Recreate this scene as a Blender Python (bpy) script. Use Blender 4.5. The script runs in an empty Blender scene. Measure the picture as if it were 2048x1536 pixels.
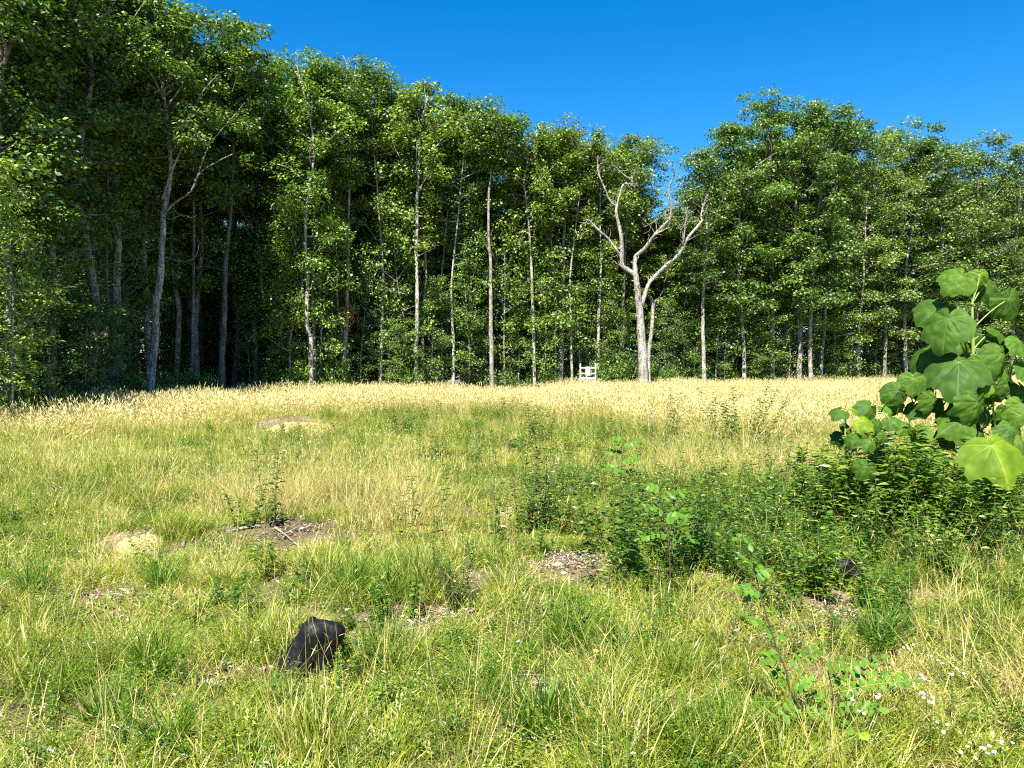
import bpy, bmesh, math, random
import numpy as np
from mathutils import Vector, Matrix

S = bpy.context.scene
C = S.collection
R_ = math.radians

# ------------------------------------------------------------------ camera
CAMZ = 1.7
F = 1547.0          # focal length in photo pixels (2048 wide)
HZ = 735.0          # eye level row in the photo
cam = bpy.data.cameras.new("camera")
camo = bpy.data.objects.new("camera", cam)
C.objects.link(camo)
camo.location = (0, 0, CAMZ)
camo.rotation_euler = (R_(90) - math.atan((768 - HZ) / F), 0, 0)
cam.sensor_width = 36
cam.lens = 36 * F / 2048
cam.clip_start = 0.05
cam.clip_end = 3000
S.camera = camo

# ------------------------------------------------------------------ light
SUN_EL, SUN_ROT = R_(54), R_(180 + 16)        # behind the viewer, to the left
w = bpy.data.worlds.new("World")
S.world = w
w.use_nodes = True
nt = w.node_tree
nt.nodes.clear()
sky = nt.nodes.new("ShaderNodeTexSky")
sky.sky_type = 'NISHITA'
sky.sun_disc = False
sky.sun_elevation = SUN_EL
sky.sun_rotation = SUN_ROT
sky.altitude = 800
sky.air_density = 1.0
sky.dust_density = 0.1
sky.ozone_density = 4.0
hs = nt.nodes.new("ShaderNodeHueSaturation")
hs.inputs["Saturation"].default_value = 1.4
hs.inputs["Value"].default_value = 1.15
bg = nt.nodes.new("ShaderNodeBackground")
bg.inputs[1].default_value = 0.058
ow = nt.nodes.new("ShaderNodeOutputWorld")
nt.links.new(sky.outputs[0], hs.inputs["Color"])
nt.links.new(hs.outputs[0], bg.inputs[0])
nt.links.new(bg.outputs[0], ow.inputs[0])

sl = bpy.data.lights.new("sun", 'SUN')
sl.energy = 5.0
sl.angle = R_(0.53)
sl.color = (1.0, 0.95, 0.84)
so = bpy.data.objects.new("sun", sl)
C.objects.link(so)
sd = Vector((math.sin(SUN_ROT) * math.cos(SUN_EL), math.cos(SUN_ROT) * math.cos(SUN_EL), math.sin(SUN_EL)))
so.rotation_euler = (-sd).to_track_quat('-Z', 'Y').to_euler()
so.location = (-10, -10, 30)

S.view_settings.view_transform = 'Standard'
S.view_settings.look = 'None'
S.view_settings.gamma = 1
S.view_settings.exposure = 1.75
S.view_settings.use_curve_mapping = False
cy = S.cycles
cy.max_bounces = 6
cy.diffuse_bounces = 2
cy.glossy_bounces = 1
cy.transmission_bounces = 3
cy.transparent_max_bounces = 4
cy.caustics_reflective = False
cy.caustics_refractive = False
cy.use_denoising = False
cy.use_adaptive_sampling = False
cy.filter_width = 1.15

# ------------------------------------------------------------------ numbers
def vnoise(x, y, sc, seed=0):
    x = np.asarray(x, float) / sc + 1000.5 + seed * 17.3
    y = np.asarray(y, float) / sc + 1000.5 + seed * 31.7
    xi, yi = np.floor(x).astype(np.int64), np.floor(y).astype(np.int64)
    fx, fy = x - xi, y - yi
    fx, fy = fx * fx * (3 - 2 * fx), fy * fy * (3 - 2 * fy)
    def hsh(a, b):
        n = (a * 374761393 + b * 668265263 + seed * 974711) & 0xffffffff
        n = ((n ^ (n >> 13)) * 1274126177) & 0xffffffff
        return ((n ^ (n >> 16)) & 0xffff) / 65535.0
    v = (hsh(xi, yi) * (1 - fx) + hsh(xi + 1, yi) * fx) * (1 - fy) + (hsh(xi, yi + 1) * (1 - fx) + hsh(xi + 1, yi + 1) * fx) * fy
    return v

def col_of(x, y):                      # photo column of a ground point
    return 1024 + F * np.asarray(x, float) / np.maximum(y, 0.5)

EDGE_X = [-900, 0, 150, 300, 450, 600, 700, 1000, 1280, 1600, 2048, 3000]
EDGE_D = [15, 21, 25, 33.5, 37, 38.5, 40, 43, 44.5, 48, 54, 60]
def edge_d(px): return np.interp(px, EDGE_X, EDGE_D)

def height(x, y):
    x = np.asarray(x, float); y = np.asarray(y, float)
    px = 1024 + F * x / np.maximum(y, 6)
    far = np.clip((y - 14) / 30, 0, 1.3)
    rise = np.interp(px, [-200, 300, 700, 900, 980, 1100, 1240, 1400, 2048, 2600], [0.0, 0.0, 0.08, 0.08, -0.05, 0.12, 0.30, 0.22, 0.36, 0.4])
    h = far * rise
    near = np.clip(1 - y / 60, 0.15, 1)
    h = h + (vnoise(x, y, 2.6, 3) - 0.5) * 0.16 * near * np.clip((y + 0) / 6, 0.3, 1) + (vnoise(x, y, 0.7, 5) - 0.5) * 0.07 * near + (vnoise(x, y, 0.22, 6) - .5) * 0.03 * near
    h = h + (vnoise(x, y, 0.16, 8) - .5) * .035 * np.clip(1.4 - y / 12, 0, 1)
    h = h + 0.02 * np.maximum(y - 60, 0) * np.clip(1 - (y - 60) / 900, 0.2, 1)
    # banks and mounds seen in the photo
    for (mx, my, rx, ry, mh) in MOUNDS:
        h = h + mh * np.exp(-(((x - mx) / rx) ** 2 + ((y - my) / ry) ** 2))
    return h
MOUNDS = [(-3.7, 7.6, 0.45, 0.3, 0.10), (-2.3, 7.7, 1.0, 0.35, 0.14), (-6.2, 22.2, 1.6, 1.0, 0.28), (-1.6, 8.8, 1.5, 1.0, 0.10),
          (6.0, 8.6, 2.2, 1.2, 0.12), (-12.5, 14.3, 2.5, .5, 0.12), (0.9, 6.3, 0.8, 0.5, 0.06)]

def H(x, y): return float(height(x, y))
def G(px, py):                         # where the sight line through a photo pixel meets the ground
    d = 4.0
    for _ in range(60):
        x = (px - 1024) / F * d
        z = CAMZ - (py - HZ) / F * d
        e = z - H(x, d)
        if py - HZ > 2: d += e * F / (py - HZ) * 0.6
    return Vector(((px - 1024) / F * d, d, H((px - 1024) / F * d, d)))
def A(px, py, d): return Vector(((px - 1024) / F * d, d, CAMZ - (py - HZ) / F * d))

# ------------------------------------------------------------------ objects
def tag(o, label=None, cat=None, group=None, kind=None):
    if label: o["label"] = label
    if cat: o["category"] = cat
    if group: o["group"] = group
    if kind: o["kind"] = kind
    return o
def empty(name, loc, label, cat, group=None):
    o = bpy.data.objects.new(name, None)
    o.empty_display_size = 0.2
    C.objects.link(o); o.location = loc
    return tag(o, label, cat, group)
def link(name, me, parent=None, loc=None):
    o = bpy.data.objects.new(name, me); C.objects.link(o)
    if parent: o.parent = parent
    if loc is not None: o.location = loc
    return o
class MB:
    """numpy mesh collector"""
    def __init__(s): s.v = []; s.q = []; s.t = []; s.a = {'tint': [], 'hh': []}; s.n = 0
    def add(s, v, q=None, t=None, tint=0.5, hh=0.5):
        v = np.asarray(v, float).reshape(-1, 3); m = len(v)
        if q is not None and len(q): s.q.append(np.asarray(q).reshape(-1, 4) + s.n)
        if t is not None and len(t): s.t.append(np.asarray(t).reshape(-1, 3) + s.n)
        s.v.append(v); s.n += m
        s.a['tint'].append(np.broadcast_to(np.asarray(tint, float).reshape(-1) if np.ndim(tint) else float(tint), (m,)))
        s.a['hh'].append(np.broadcast_to(np.asarray(hh, float).reshape(-1) if np.ndim(hh) else float(hh), (m,)))
    def mesh(s, name, mat, smooth=False):
        me = bpy.data.meshes.new(name)
        v = np.concatenate(s.v) if s.v else np.zeros((0, 3))
        q = np.concatenate(s.q) if s.q else np.zeros((0, 4), int)
        t = np.concatenate(s.t) if s.t else np.zeros((0, 3), int)
        me.vertices.add(len(v)); me.vertices.foreach_set("co", v.ravel())
        li = np.concatenate([q.ravel(), t.ravel()]).astype(np.int32)
        me.loops.add(len(li)); me.loops.foreach_set("vertex_index", li)
        st = np.concatenate([np.arange(len(q)) * 4, len(q) * 4 + np.arange(len(t)) * 3]).astype(np.int32)
        me.polygons.add(len(st)); me.polygons.foreach_set("loop_start", st)
        me.polygons.foreach_set("use_smooth", np.full(len(st), bool(smooth)))
        me.update(calc_edges=True)
        for k in s.a:
            at = me.attributes.new(k, 'FLOAT', 'POINT')
            at.data.foreach_set("value", np.concatenate(s.a[k]).astype(np.float32))
        me.materials.append(mat)
        return me

# ------------------------------------------------------------------ materials
def nodes(name):
    m = bpy.data.materials.new(name); m.use_nodes = True
    t = m.node_tree; t.nodes.clear()
    return m, t, t.nodes.new, t.links.new
def ramp(new, stops):
    r = new("ShaderNodeValToRGB")
    e = r.color_ramp.elements
    while len(e) > 1: e.remove(e[-1])
    e[0].position = stops[0][0]; e[0].color = (*stops[0][1], 1)
    for p, c in stops[1:]:
        k = e.new(p); k.color = (*c, 1)
    return r
def math_n(new, lk, op, a, b=None, clamp=False):
    n = new("ShaderNodeMath"); n.operation = op; n.use_clamp = clamp
    for i, v in enumerate((a, b)):
        if v is None: continue
        if isinstance(v, (int, float)): n.inputs[i].default_value = v
        else: lk(v, n.inputs[i])
    return n.outputs[0]
def leafy(name, stops, trans=0.35, gloss=0.05, rough=0.45, usecol=False, patch=0.0, patch_scale=0.5, rnd=0.3, tip=None, tgain=(1.3, 1.45, 0.5)):
    """thin plant matter: diffuse + light through the blade + a weak shine"""
    m, t, new, lk = nodes(name)
    out = new("ShaderNodeOutputMaterial")
    at = new("ShaderNodeAttribute"); at.attribute_name = 'tint'
    oi = new("ShaderNodeObjectInfo")
    f = math_n(new, lk, 'ADD', at.outputs['Fac'], math_n(new, lk, 'MULTIPLY', math_n(new, lk, 'SUBTRACT', oi.outputs['Random'], 0.5), rnd))
    if patch:
        ge = new("ShaderNodeNewGeometry"); no = new("ShaderNodeTexNoise"); no.inputs['Scale'].default_value = patch_scale
        no.inputs['Detail'].default_value = 2
        lk(ge.outputs['Position'], no.inputs['Vector'])
        f = math_n(new, lk, 'ADD', f, math_n(new, lk, 'MULTIPLY', math_n(new, lk, 'SUBTRACT', no.outputs['Fac'], 0.5), patch))
    rp = ramp(new, stops); lk(f, rp.inputs[0]); col = rp.outputs[0]
    if tip:
        ah = new("ShaderNodeAttribute"); ah.attribute_name = 'hh'
        mx = new("ShaderNodeMix"); mx.data_type = 'RGBA'
        mr = new("ShaderNodeMapRange"); mr.inputs[1].default_value = tip[1]; mr.inputs[2].default_value = tip[2]
        lk(ah.outputs['Fac'], mr.inputs[0]); lk(mr.outputs[0], mx.inputs[0])
        lk(col, mx.inputs[6]); mx.inputs[7].default_value = (*tip[0], 1); col = mx.outputs[2]
    if usecol:
        mx = new("ShaderNodeMix"); mx.data_type = 'RGBA'; mx.blend_type = 'MULTIPLY'; mx.inputs[0].default_value = 1
        lk(col, mx.inputs[6]); lk(oi.outputs['Color'], mx.inputs[7]); col = mx.outputs[2]
    d = new("ShaderNodeBsdfDiffuse"); lk(col, d.inputs[0])
    tr = new("ShaderNodeBsdfTranslucent")
    g2 = new("ShaderNodeMix"); g2.data_type = 'RGBA'; g2.blend_type = 'MULTIPLY'; g2.inputs[0].default_value = 1
    lk(col, g2.inputs[6]); g2.inputs[7].default_value = (*tgain, 1); lk(g2.outputs[2], tr.inputs[0])
    ms = new("ShaderNodeMixShader"); ms.inputs[0].default_value = trans
    lk(d.outputs[0], ms.inputs[1]); lk(tr.outputs[0], ms.inputs[2]); sh = ms.outputs[0]
    if gloss:
        gl = new("ShaderNodeBsdfGlossy"); gl.inputs['Roughness'].default_value = rough
        m2 = new("ShaderNodeMixShader"); m2.inputs[0].default_value = gloss
        lk(sh, m2.inputs[1]); lk(gl.outputs[0], m2.inputs[2]); sh = m2.outputs[0]
    lk(sh, out.inputs[0])
    return m
def bark(name, lo, hi, spot, scale=1.0, usecol=True):
    m, t, new, lk = nodes(name)
    out = new("ShaderNodeOutputMaterial"); p = new("ShaderNodeBsdfPrincipled")
    p.inputs['Roughness'].default_value = 0.85
    tc = new("ShaderNodeTexCoord"); mp = new("ShaderNodeMapping"); mp.inputs['Scale'].default_value = (9 * scale, 9 * scale, 1.6 * scale)
    lk(tc.outputs['Object'], mp.inputs[0])
    n1 = new("ShaderNodeTexNoise"); n1.inputs['Scale'].default_value = 1.3; n1.inputs['Detail'].default_value = 6; n1.inputs['Roughness'].default_value = .7
    lk(mp.outputs[0], n1.inputs['Vector'])
    r1 = ramp(new, [(0.38, lo), (0.6, hi)]); lk(n1.outputs['Fac'], r1.inputs[0])
    n2 = new("ShaderNodeTexNoise"); n2.inputs['Scale'].default_value = 2.2 * scale; n2.inputs['Detail'].default_value = 4
    lk(tc.outputs['Object'], n2.inputs['Vector'])
    r2 = ramp(new, [(0.5, (0, 0, 0)), (0.6, (1, 1, 1))]); lk(n2.outputs['Fac'], r2.inputs[0])
    mx = new("ShaderNodeMix"); mx.data_type = 'RGBA'
    lk(math_n(new, lk, 'MULTIPLY', r2.outputs[0], 0.6), mx.inputs[0]); lk(r1.outputs[0], mx.inputs[6]); mx.inputs[7].default_value = (*spot, 1)
    col = mx.outputs[2]
    n3 = new('ShaderNodeTexNoise'); n3.inputs['Scale'].default_value = 16 * scale; n3.inputs['Detail'].default_value = 3; lk(tc.outputs['Object'], n3.inputs['Vector'])
    r3 = ramp(new, [(0.42, (.28, .27, .25)), (0.56, (1, 1, 1))]); lk(n3.outputs['Fac'], r3.inputs[0])
    m4 = new('ShaderNodeMix'); m4.data_type = 'RGBA'; m4.blend_type = 'MULTIPLY'; m4.inputs[0].default_value = .8; lk(col, m4.inputs[6]); lk(r3.outputs[0], m4.inputs[7]); col = m4.outputs[2]
    if usecol:
        oi = new("ShaderNodeObjectInfo"); m3 = new("ShaderNodeMix"); m3.data_type = 'RGBA'; m3.blend_type = 'MULTIPLY'; m3.inputs[0].default_value = 1
        lk(col, m3.inputs[6]); lk(oi.outputs['Color'], m3.inputs[7]); col = m3.outputs[2]
    lk(col, p.inputs['Base Color'])
    bp = new("ShaderNodeBump"); bp.inputs['Strength'].default_value = 0.7; bp.inputs['Distance'].default_value = 0.03
    lk(n1.outputs['Fac'], bp.inputs['Height']); lk(bp.outputs[0], p.inputs['Normal'])
    lk(p.outputs[0], out.inputs[0])
    return m

M_LEAF = leafy("tree_leaf", [(0.0, (0.024, 0.062, 0.009)), (0.45, (0.080, 0.150, 0.018)), (1.0, (0.26, 0.36, 0.06))], trans=0.34, gloss=0.06, rough=0.5, usecol=True, rnd=0.2)
M_BARK = bark("pale_bark", (0.08, 0.07, 0.058), (0.36, 0.33, 0.28), (0.46, 0.45, 0.40))
M_DEAD = bark("bare_wood", (0.11, 0.10, 0.085), (0.42, 0.39, 0.34), (0.50, 0.47, 0.42))
M_BROWNLEAF = leafy("withered_leaf", [(0, (0.22, 0.09, 0.04)), (1, (0.42, 0.22, 0.12))], trans=0.2, gloss=0)

# ------------------------------------------------------------------ mesh pieces
def smooth_path(P, n):
    P = np.asarray(P, float); k = len(P)
    if k == 2: return P[0] + (P[1] - P[0]) * np.linspace(0, 1, n)[:, None]
    s = np.linspace(0, k - 1, n); i = np.clip(s.astype(int), 0, k - 2); f = (s - i)[:, None]
    g = lambda j: P[np.clip(j, 0, k - 1)]
    p0, p1, p2, p3 = g(i - 1), g(i), g(i + 1), g(i + 2)
    return 0.5 * (2 * p1 + (p2 - p0) * f + (2 * p0 - 5 * p1 + 4 * p2 - p3) * f ** 2 + (3 * p1 - p0 - 3 * p2 + p3) * f ** 3)
def tube(mb, P, rad, seg=6, rough=0.0, rng=None, tint=0.5):
    P = np.asarray(P, float); n = len(P); rad = np.broadcast_to(np.asarray(rad, float), (n,))
    T = np.gradient(P, axis=0); T /= np.linalg.norm(T, axis=1)[:, None] + 1e-9
    ref = np.array([1.0, 0, 0]) if abs(T[:, 0]).mean() < 0.8 else np.array([0, 1.0, 0])
    U = np.cross(T, ref); U /= np.linalg.norm(U, axis=1)[:, None] + 1e-9
    V = np.cross(T, U)
    a = np.arange(seg) / seg * 2 * math.pi
    rr = rad[:, None] * np.ones((1, seg))
    if rough and rng is not None: rr = rr * (1 + rng.normal(0, rough, (n, seg)))
    ring = P[:, None, :] + rr[..., None] * (np.cos(a)[None, :, None] * U[:, None, :] + np.sin(a)[None, :, None] * V[:, None, :])
    i = np.arange(n - 1)[:, None] * seg; j = np.arange(seg)[None, :]; j2 = (j + 1) % seg
    q = np.stack([i + j, i + j2, i + seg + j2, i + seg + j], -1).reshape(-1, 4)
    v = np.concatenate([ring.reshape(-1, 3), P[-1:] + T[-1:] * rad[-1]])
    tt = np.stack([np.full(seg, n * seg), (n - 1) * seg + np.arange(seg), (n - 1) * seg + (np.arange(seg) + 1) % seg], -1)
    mb.add(v, q, tt, tint=tint)
def unit(v): return v / (np.linalg.norm(v, axis=-1, keepdims=True) + 1e-9)
def kites(mb, P, D, N, L, W, tint, fold=0.15, simple=True, droop=0.0):
    """leaves: P base, D direction, N normal, L length, W width (arrays)"""
    n = len(P); D = unit(D); B = unit(np.cross(N, D)); N2 = np.cross(D, B)
    L = np.broadcast_to(L, (n,))[:, None]; W = np.broadcast_to(W, (n,))[:, None]
    tn = np.broadcast_to(tint, (n,))
    if simple:
        mid = P + D * L * 0.5 + N2 * W * fold
        v = np.stack([P, mid - B * W * .5, P + D * L - N2 * W * droop, mid + B * W * .5], 1)
        k = np.arange(n)[:, None] * 4
        mb.add(v, np.array([[0, 1, 2, 3]]) + k, tint=np.repeat(tn, 4))
    else:
        m1 = P + D * L * 0.42
        e = P + D * L - N2 * L * droop
        v = np.stack([P, m1 - B * W * .5 + N2 * W * fold, m1, m1 + B * W * .5 + N2 * W * fold, e,
                      P + D * L * .75 - N2 * L * droop * .45 - B * W * .3 + N2 * W * fold * .6, P + D * L * .75 - N2 * L * droop * .45 + B * W * .3 + N2 * W * fold * .6], 1)
        k = np.arange(n)[:, None] * 7
        tr = np.array([[0, 2, 1], [0, 3, 2], [4, 5, 2], [4, 2, 6]])[None] + k[:, None]
        qd = np.array([[1, 2, 2, 5], [2, 3, 6, 2]])
        tr2 = np.array([[1, 2, 5], [2, 3, 6]])[None] + k[:, None]
        mb.add(v, t=np.concatenate([tr.reshape(-1, 3), tr2.reshape(-1, 3)]), tint=np.repeat(tn, 7))

def blades(mb, rng, base, L, w, az, th0, curl, tint, face=None):
    n = len(base); seg = 3
    L = np.broadcast_to(L, (n,)); w = np.broadcast_to(w, (n,))
    h = np.stack([np.cos(az), np.sin(az), np.zeros(n)], 1)
    fa = az + math.pi / 2 + rng.normal(0, 0.7, n)
    s = np.stack([np.cos(fa), np.sin(fa), np.zeros(n)], 1)
    P = [base]; p = base
    for k in range(seg):
        th = th0 + curl * (k + 0.3) / seg
        p = p + (h * np.sin(th)[:, None] + np.array([0, 0, 1.0]) * np.cos(th)[:, None]) * (L / seg)[:, None]
        P.append(p)
    ws = [0.8, 1.0, 0.7]
    V = []
    for k in range(seg):
        V += [P[k] - s * (w * ws[k] * .5)[:, None], P[k] + s * (w * ws[k] * .5)[:, None]]
    V.append(P[3])
    v = np.stack(V, 1); b = np.arange(n)[:, None] * 7
    q = (np.array([[0, 1, 3, 2], [2, 3, 5, 4]])[None] + b[:, None]).reshape(-1, 4)
    t = (np.array([[4, 5, 6]])[None] + b[:, None]).reshape(-1, 3)
    hh = np.tile([0, 0, .33, .33, .67, .67, 1.0], n)
    mb.add(v, q, t, tint=np.repeat(np.broadcast_to(tint, (n,)), 7), hh=hh)
    return P[3], unit(P[3] - P[2])
def spikes(mb, P, D, L, w, tint):
    n = len(P); L = np.broadcast_to(L, (n,))[:, None]; w = np.broadcast_to(w, (n,))[:, None]
    a = unit(np.cross(D, np.array([0.3, 0.5, 0.1]))); b = np.cross(D, a)
    m = P + D * L * .4
    v = np.stack([P, m + a * w, m - a * w * .5 + b * w * .87, m - a * w * .5 - b * w * .87, P + D * L], 1)
    k = np.arange(n)[:, None] * 5
    t = (np.array([[0, 2, 1], [0, 3, 2], [0, 1, 3], [4, 1, 2], [4, 2, 3], [4, 3, 1]])[None] + k[:, None]).reshape(-1, 3)
    mb.add(v, t=t, tint=np.repeat(np.broadcast_to(tint, (n,)), 5), hh=1.0)

# ------------------------------------------------------------------ ground
def ground():
    def axis(*parts):
        return np.unique(np.round(np.concatenate([np.arange(a, b, s) for a, b, s in parts]), 3))
    ys = axis((-60, 0, 6), (0, 2, 0.5), (2, 12, 0.11), (12, 26, 0.3), (26, 70, 1.2), (70, 160, 8), (160, 900, 60))
    xp = axis((0, 6, 0.11), (6, 14, 0.3), (14, 50, 1.2), (50, 120, 8), (120, 900, 60))
    xs = np.unique(np.concatenate([-xp, xp]))
    X, Y = np.meshgrid(xs, ys)
    Z = height(X, Y)
    nx, ny = len(xs), len(ys)
    i = (np.arange(ny - 1)[:, None] * nx + np.arange(nx - 1)[None, :]).reshape(-1)
    mb = MB()
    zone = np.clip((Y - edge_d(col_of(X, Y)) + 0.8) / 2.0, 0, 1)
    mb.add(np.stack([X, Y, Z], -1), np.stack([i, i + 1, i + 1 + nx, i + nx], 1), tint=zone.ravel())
    m, t, new, lk = nodes("soil")
    out = new("ShaderNodeOutputMaterial"); p = new("ShaderNodeBsdfPrincipled"); p.inputs['Roughness'].default_value = .95
    p.inputs['Specular IOR Level'].default_value = 0.1
    ge = new("ShaderNodeNewGeometry")
    n1 = new("ShaderNodeTexNoise"); n1.inputs['Scale'].default_value = 1.1; n1.inputs['Detail'].default_value = 8; n1.inputs['Roughness'].default_value = .65
    n2 = new("ShaderNodeTexNoise"); n2.inputs['Scale'].default_value = 26; n2.inputs['Detail'].default_value = 6; n2.inputs['Roughness'].default_value = .75
    lk(ge.outputs['Position'], n1.inputs['Vector']); lk(ge.outputs['Position'], n2.inputs['Vector'])
    r1 = ramp(new, [(0.36, (0.07, 0.055, 0.03)), (0.52, (0.20, 0.155, 0.085)), (0.66, (0.42, 0.35, 0.21))])
    lk(math_n(new, lk, 'ADD', math_n(new, lk, 'MULTIPLY', n1.outputs['Fac'], .6), math_n(new, lk, 'MULTIPLY', n2.outputs['Fac'], .42)), r1.inputs[0])
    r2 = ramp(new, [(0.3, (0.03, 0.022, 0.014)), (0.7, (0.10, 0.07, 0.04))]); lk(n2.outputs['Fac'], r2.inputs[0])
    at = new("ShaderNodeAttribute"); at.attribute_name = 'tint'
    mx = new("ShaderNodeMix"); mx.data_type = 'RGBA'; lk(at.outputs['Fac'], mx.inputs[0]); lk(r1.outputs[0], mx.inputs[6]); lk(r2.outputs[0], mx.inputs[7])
    lk(mx.outputs[2], p.inputs['Base Color'])
    bp = new("ShaderNodeBump"); bp.inputs['Strength'].default_value = 1.0; bp.inputs['Distance'].default_value = 0.06
    lk(n2.outputs['Fac'], bp.inputs['Height']); lk(bp.outputs[0], p.inputs['Normal'])
    lk(p.outputs[0], out.inputs[0])
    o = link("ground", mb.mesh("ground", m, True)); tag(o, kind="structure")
ground()

# ------------------------------------------------------------------ trees
SKY_X = [-400, 0, 250, 275, 285, 300, 345, 400, 455, 500, 515, 560, 600, 640, 655, 700, 745, 765, 800, 830, 860, 905, 950, 985, 1010, 1050, 1090, 1150, 1200, 1260, 1290, 1310, 1340, 1362, 1380, 1420, 1445, 1505, 1560, 1640, 1690, 1715, 1740, 1790, 1812, 1840, 1865, 1900, 1950, 2048, 2400]
SKY_Y = [-300, -280, -190, -90, 60, 0, 25, 65, 75, 95, 165, 120, 98, 110, 150, 120, 130, 180, 172, 190, 145, 190, 195, 230, 262, 262, 262, 270, 265, 272, 285, 350, 395, 330, 300, 290, 250, 205, 210, 210, 232, 262, 272, 248, 268, 262, 292, 300, 285, 292, 300]
def sky_y(px): return float(np.interp(px, SKY_X, SKY_Y))

def grow(seed, path, r0, r1, zb, R, nb=30, sub=4, per=70, ls=0.13, low=0.5, airy=1.0, side=None, seg=9, extra=(), clump=(.38, .72), lim=None):
    """trunk + limbs and a crown of leaves. path local; zb height where foliage starts; R crown radius"""
    rng = np.random.default_rng(seed)
    W, Lf = MB(), MB()
    P = smooth_path(path, 22)
    Hh = P[-1, 2] - P[0, 2]
    rad = np.interp(np.linspace(0, 1, 22), [0, 0.03, 0.1, 1], [r0 * 1.35, r0 * 1.1, r0, r1])
    P[:, :2] += rng.normal(0, r0 * .12, (22, 2))
    tube(W, P, rad, seg, 0.05, rng)
    cc, cr = [], []
    zs = P[:, 2]
    for i in range(nb):
        u = ((i + rng.random()) / nb) ** 0.92
        z = zb + (P[-1, 2] - zb) * u
        b = np.array([np.interp(z, zs, P[:, 0]), np.interp(z, zs, P[:, 1]), z])
        prof = (low + (1 - low) * u / .6) if u < .6 else math.sqrt(max(0.04, 1 - ((u - .6) / .43) ** 2))
        Lb = R * prof * rng.uniform(.55, 1.12)
        az = i * 2.399 + rng.normal(0, .5)
        if side is not None and rng.random() < .55: az = side + rng.normal(0, .7)
        el = R_(np.interp(u, [0, .6, 1], [8, 32, 68])) + rng.normal(0, .15)
        d = np.array([math.cos(az) * math.cos(el), math.sin(az) * math.cos(el), math.sin(el)])
        m1 = b + d * Lb * .5 + rng.normal(0, .06 * Lb, 3)
        e1 = b + d * Lb + np.array([0, 0, (0.12 if u > .4 else -.05) * Lb]) + rng.normal(0, .08 * Lb, 3)
        BP = smooth_path([b, m1, e1], 5)
        rb = max(.012, min(r0 * .42, .018 * Lb + .012) * (1.15 - .5 * u))
        tube(W, BP, np.linspace(rb, rb * .3, 5), 4)
        if lim is not None and u > .92: pass
        ns = max(2, int(sub * rng.uniform(.7, 1.3)))
        for k in range(ns):
            f = rng.uniform(.3, 1.0) if k else 1.0
            q = BP[0] + (BP[-1] - BP[0]) * f
            q = np.array([np.interp(f * 4, range(5), BP[:, j]) for j in range(3)])
            o = rng.normal(0, 1, 3); o[2] = o[2] * .45 + .15; o = o / np.linalg.norm(o)
            e = q + o * Lb * rng.uniform(.12, .38) * (0.5 if k == 0 else 1)
            tube(W, np.array([q, (q + e) / 2 + rng.normal(0, .04, 3), e]), [rb * .35, rb * .25, .006], 3)
            cc.append(e); cr.append(rng.uniform(*clump) * (.7 + .3 * min(1, Lb / 1.5)))
    cc.append(P[-1]); cr.append(.5)
    cc = np.array(cc); cr = np.array(cr)
    # leaves
    n_each = np.maximum(8, (per * airy * (cr / .55) ** 2 * rng.uniform(.6, 1.3, len(cc)))).astype(int)
    ci = np.repeat(np.arange(len(cc)), n_each); n = len(ci)
    dv = unit(rng.normal(0, 1, (n, 3))); rr = rng.random(n) ** .45
    off = dv * (rr * cr[ci])[:, None] * np.array([1.1, 1.1, .58])
    Pp = cc[ci] + off
    outw = unit(off + 1e-3)
    hx = np.interp(Pp[:, 2], zs, P[:, 0]); hy = np.interp(Pp[:, 2], zs, P[:, 1])
    if side is not None:
        kk = (np.hypot(Pp[:, 0] - hx, Pp[:, 1] - hy) > .5) & ~((np.abs(Pp[:, 0] - hx) < .28) & (Pp[:, 1] < hy) & (rng.random(n) < .8))
        Pp, outw, ci = Pp[kk], outw[kk], ci[kk]; n = len(Pp)
    N = unit(outw * .3 + np.array([0, 0, .8]) + rng.normal(0, .42, (n, 3)))
    D = unit(outw * np.array([1, 1, .2]) + rng.normal(0, .5, (n, 3)) + np.array([0, 0, -.25]))
    D = unit(D - N * (D * N).sum(1, keepdims=True))
    sz = ls * rng.uniform(.7, 1.25, n)
    kites(Lf, Pp, D, N, sz, sz * rng.uniform(.55, .8, n), np.clip(rng.normal(.5, .25, n) + (cr[ci] - .55) * .2, 0, 1))
    return W, Lf

def finish_tree(name, loc, W, Lf, label, cat, group=None, tcol=(1, 1, 1), lcol=(1, 1, 1), mats=None):
    r = empty(name, loc, label, cat, group)
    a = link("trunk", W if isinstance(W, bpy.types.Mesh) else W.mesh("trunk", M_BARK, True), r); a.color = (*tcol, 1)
    if Lf is not None:
        b = link("crown", Lf if isinstance(Lf, bpy.types.Mesh) else Lf.mesh("crown", M_LEAF), r); b.color = (*lcol, 1)
    return r

LC = {  # leaf colour multipliers per kind of tree
    'oak': (.95, 1.0, 1.0), 'yellow': (1.25, 1.12, .8), 'dark': (.82, .92, .85), 'blue': (.85, 1.0, 1.1), 'grey': (1.2, 1.1, 1.5), 'bright': (1.15, 1.2, .8)}

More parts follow.
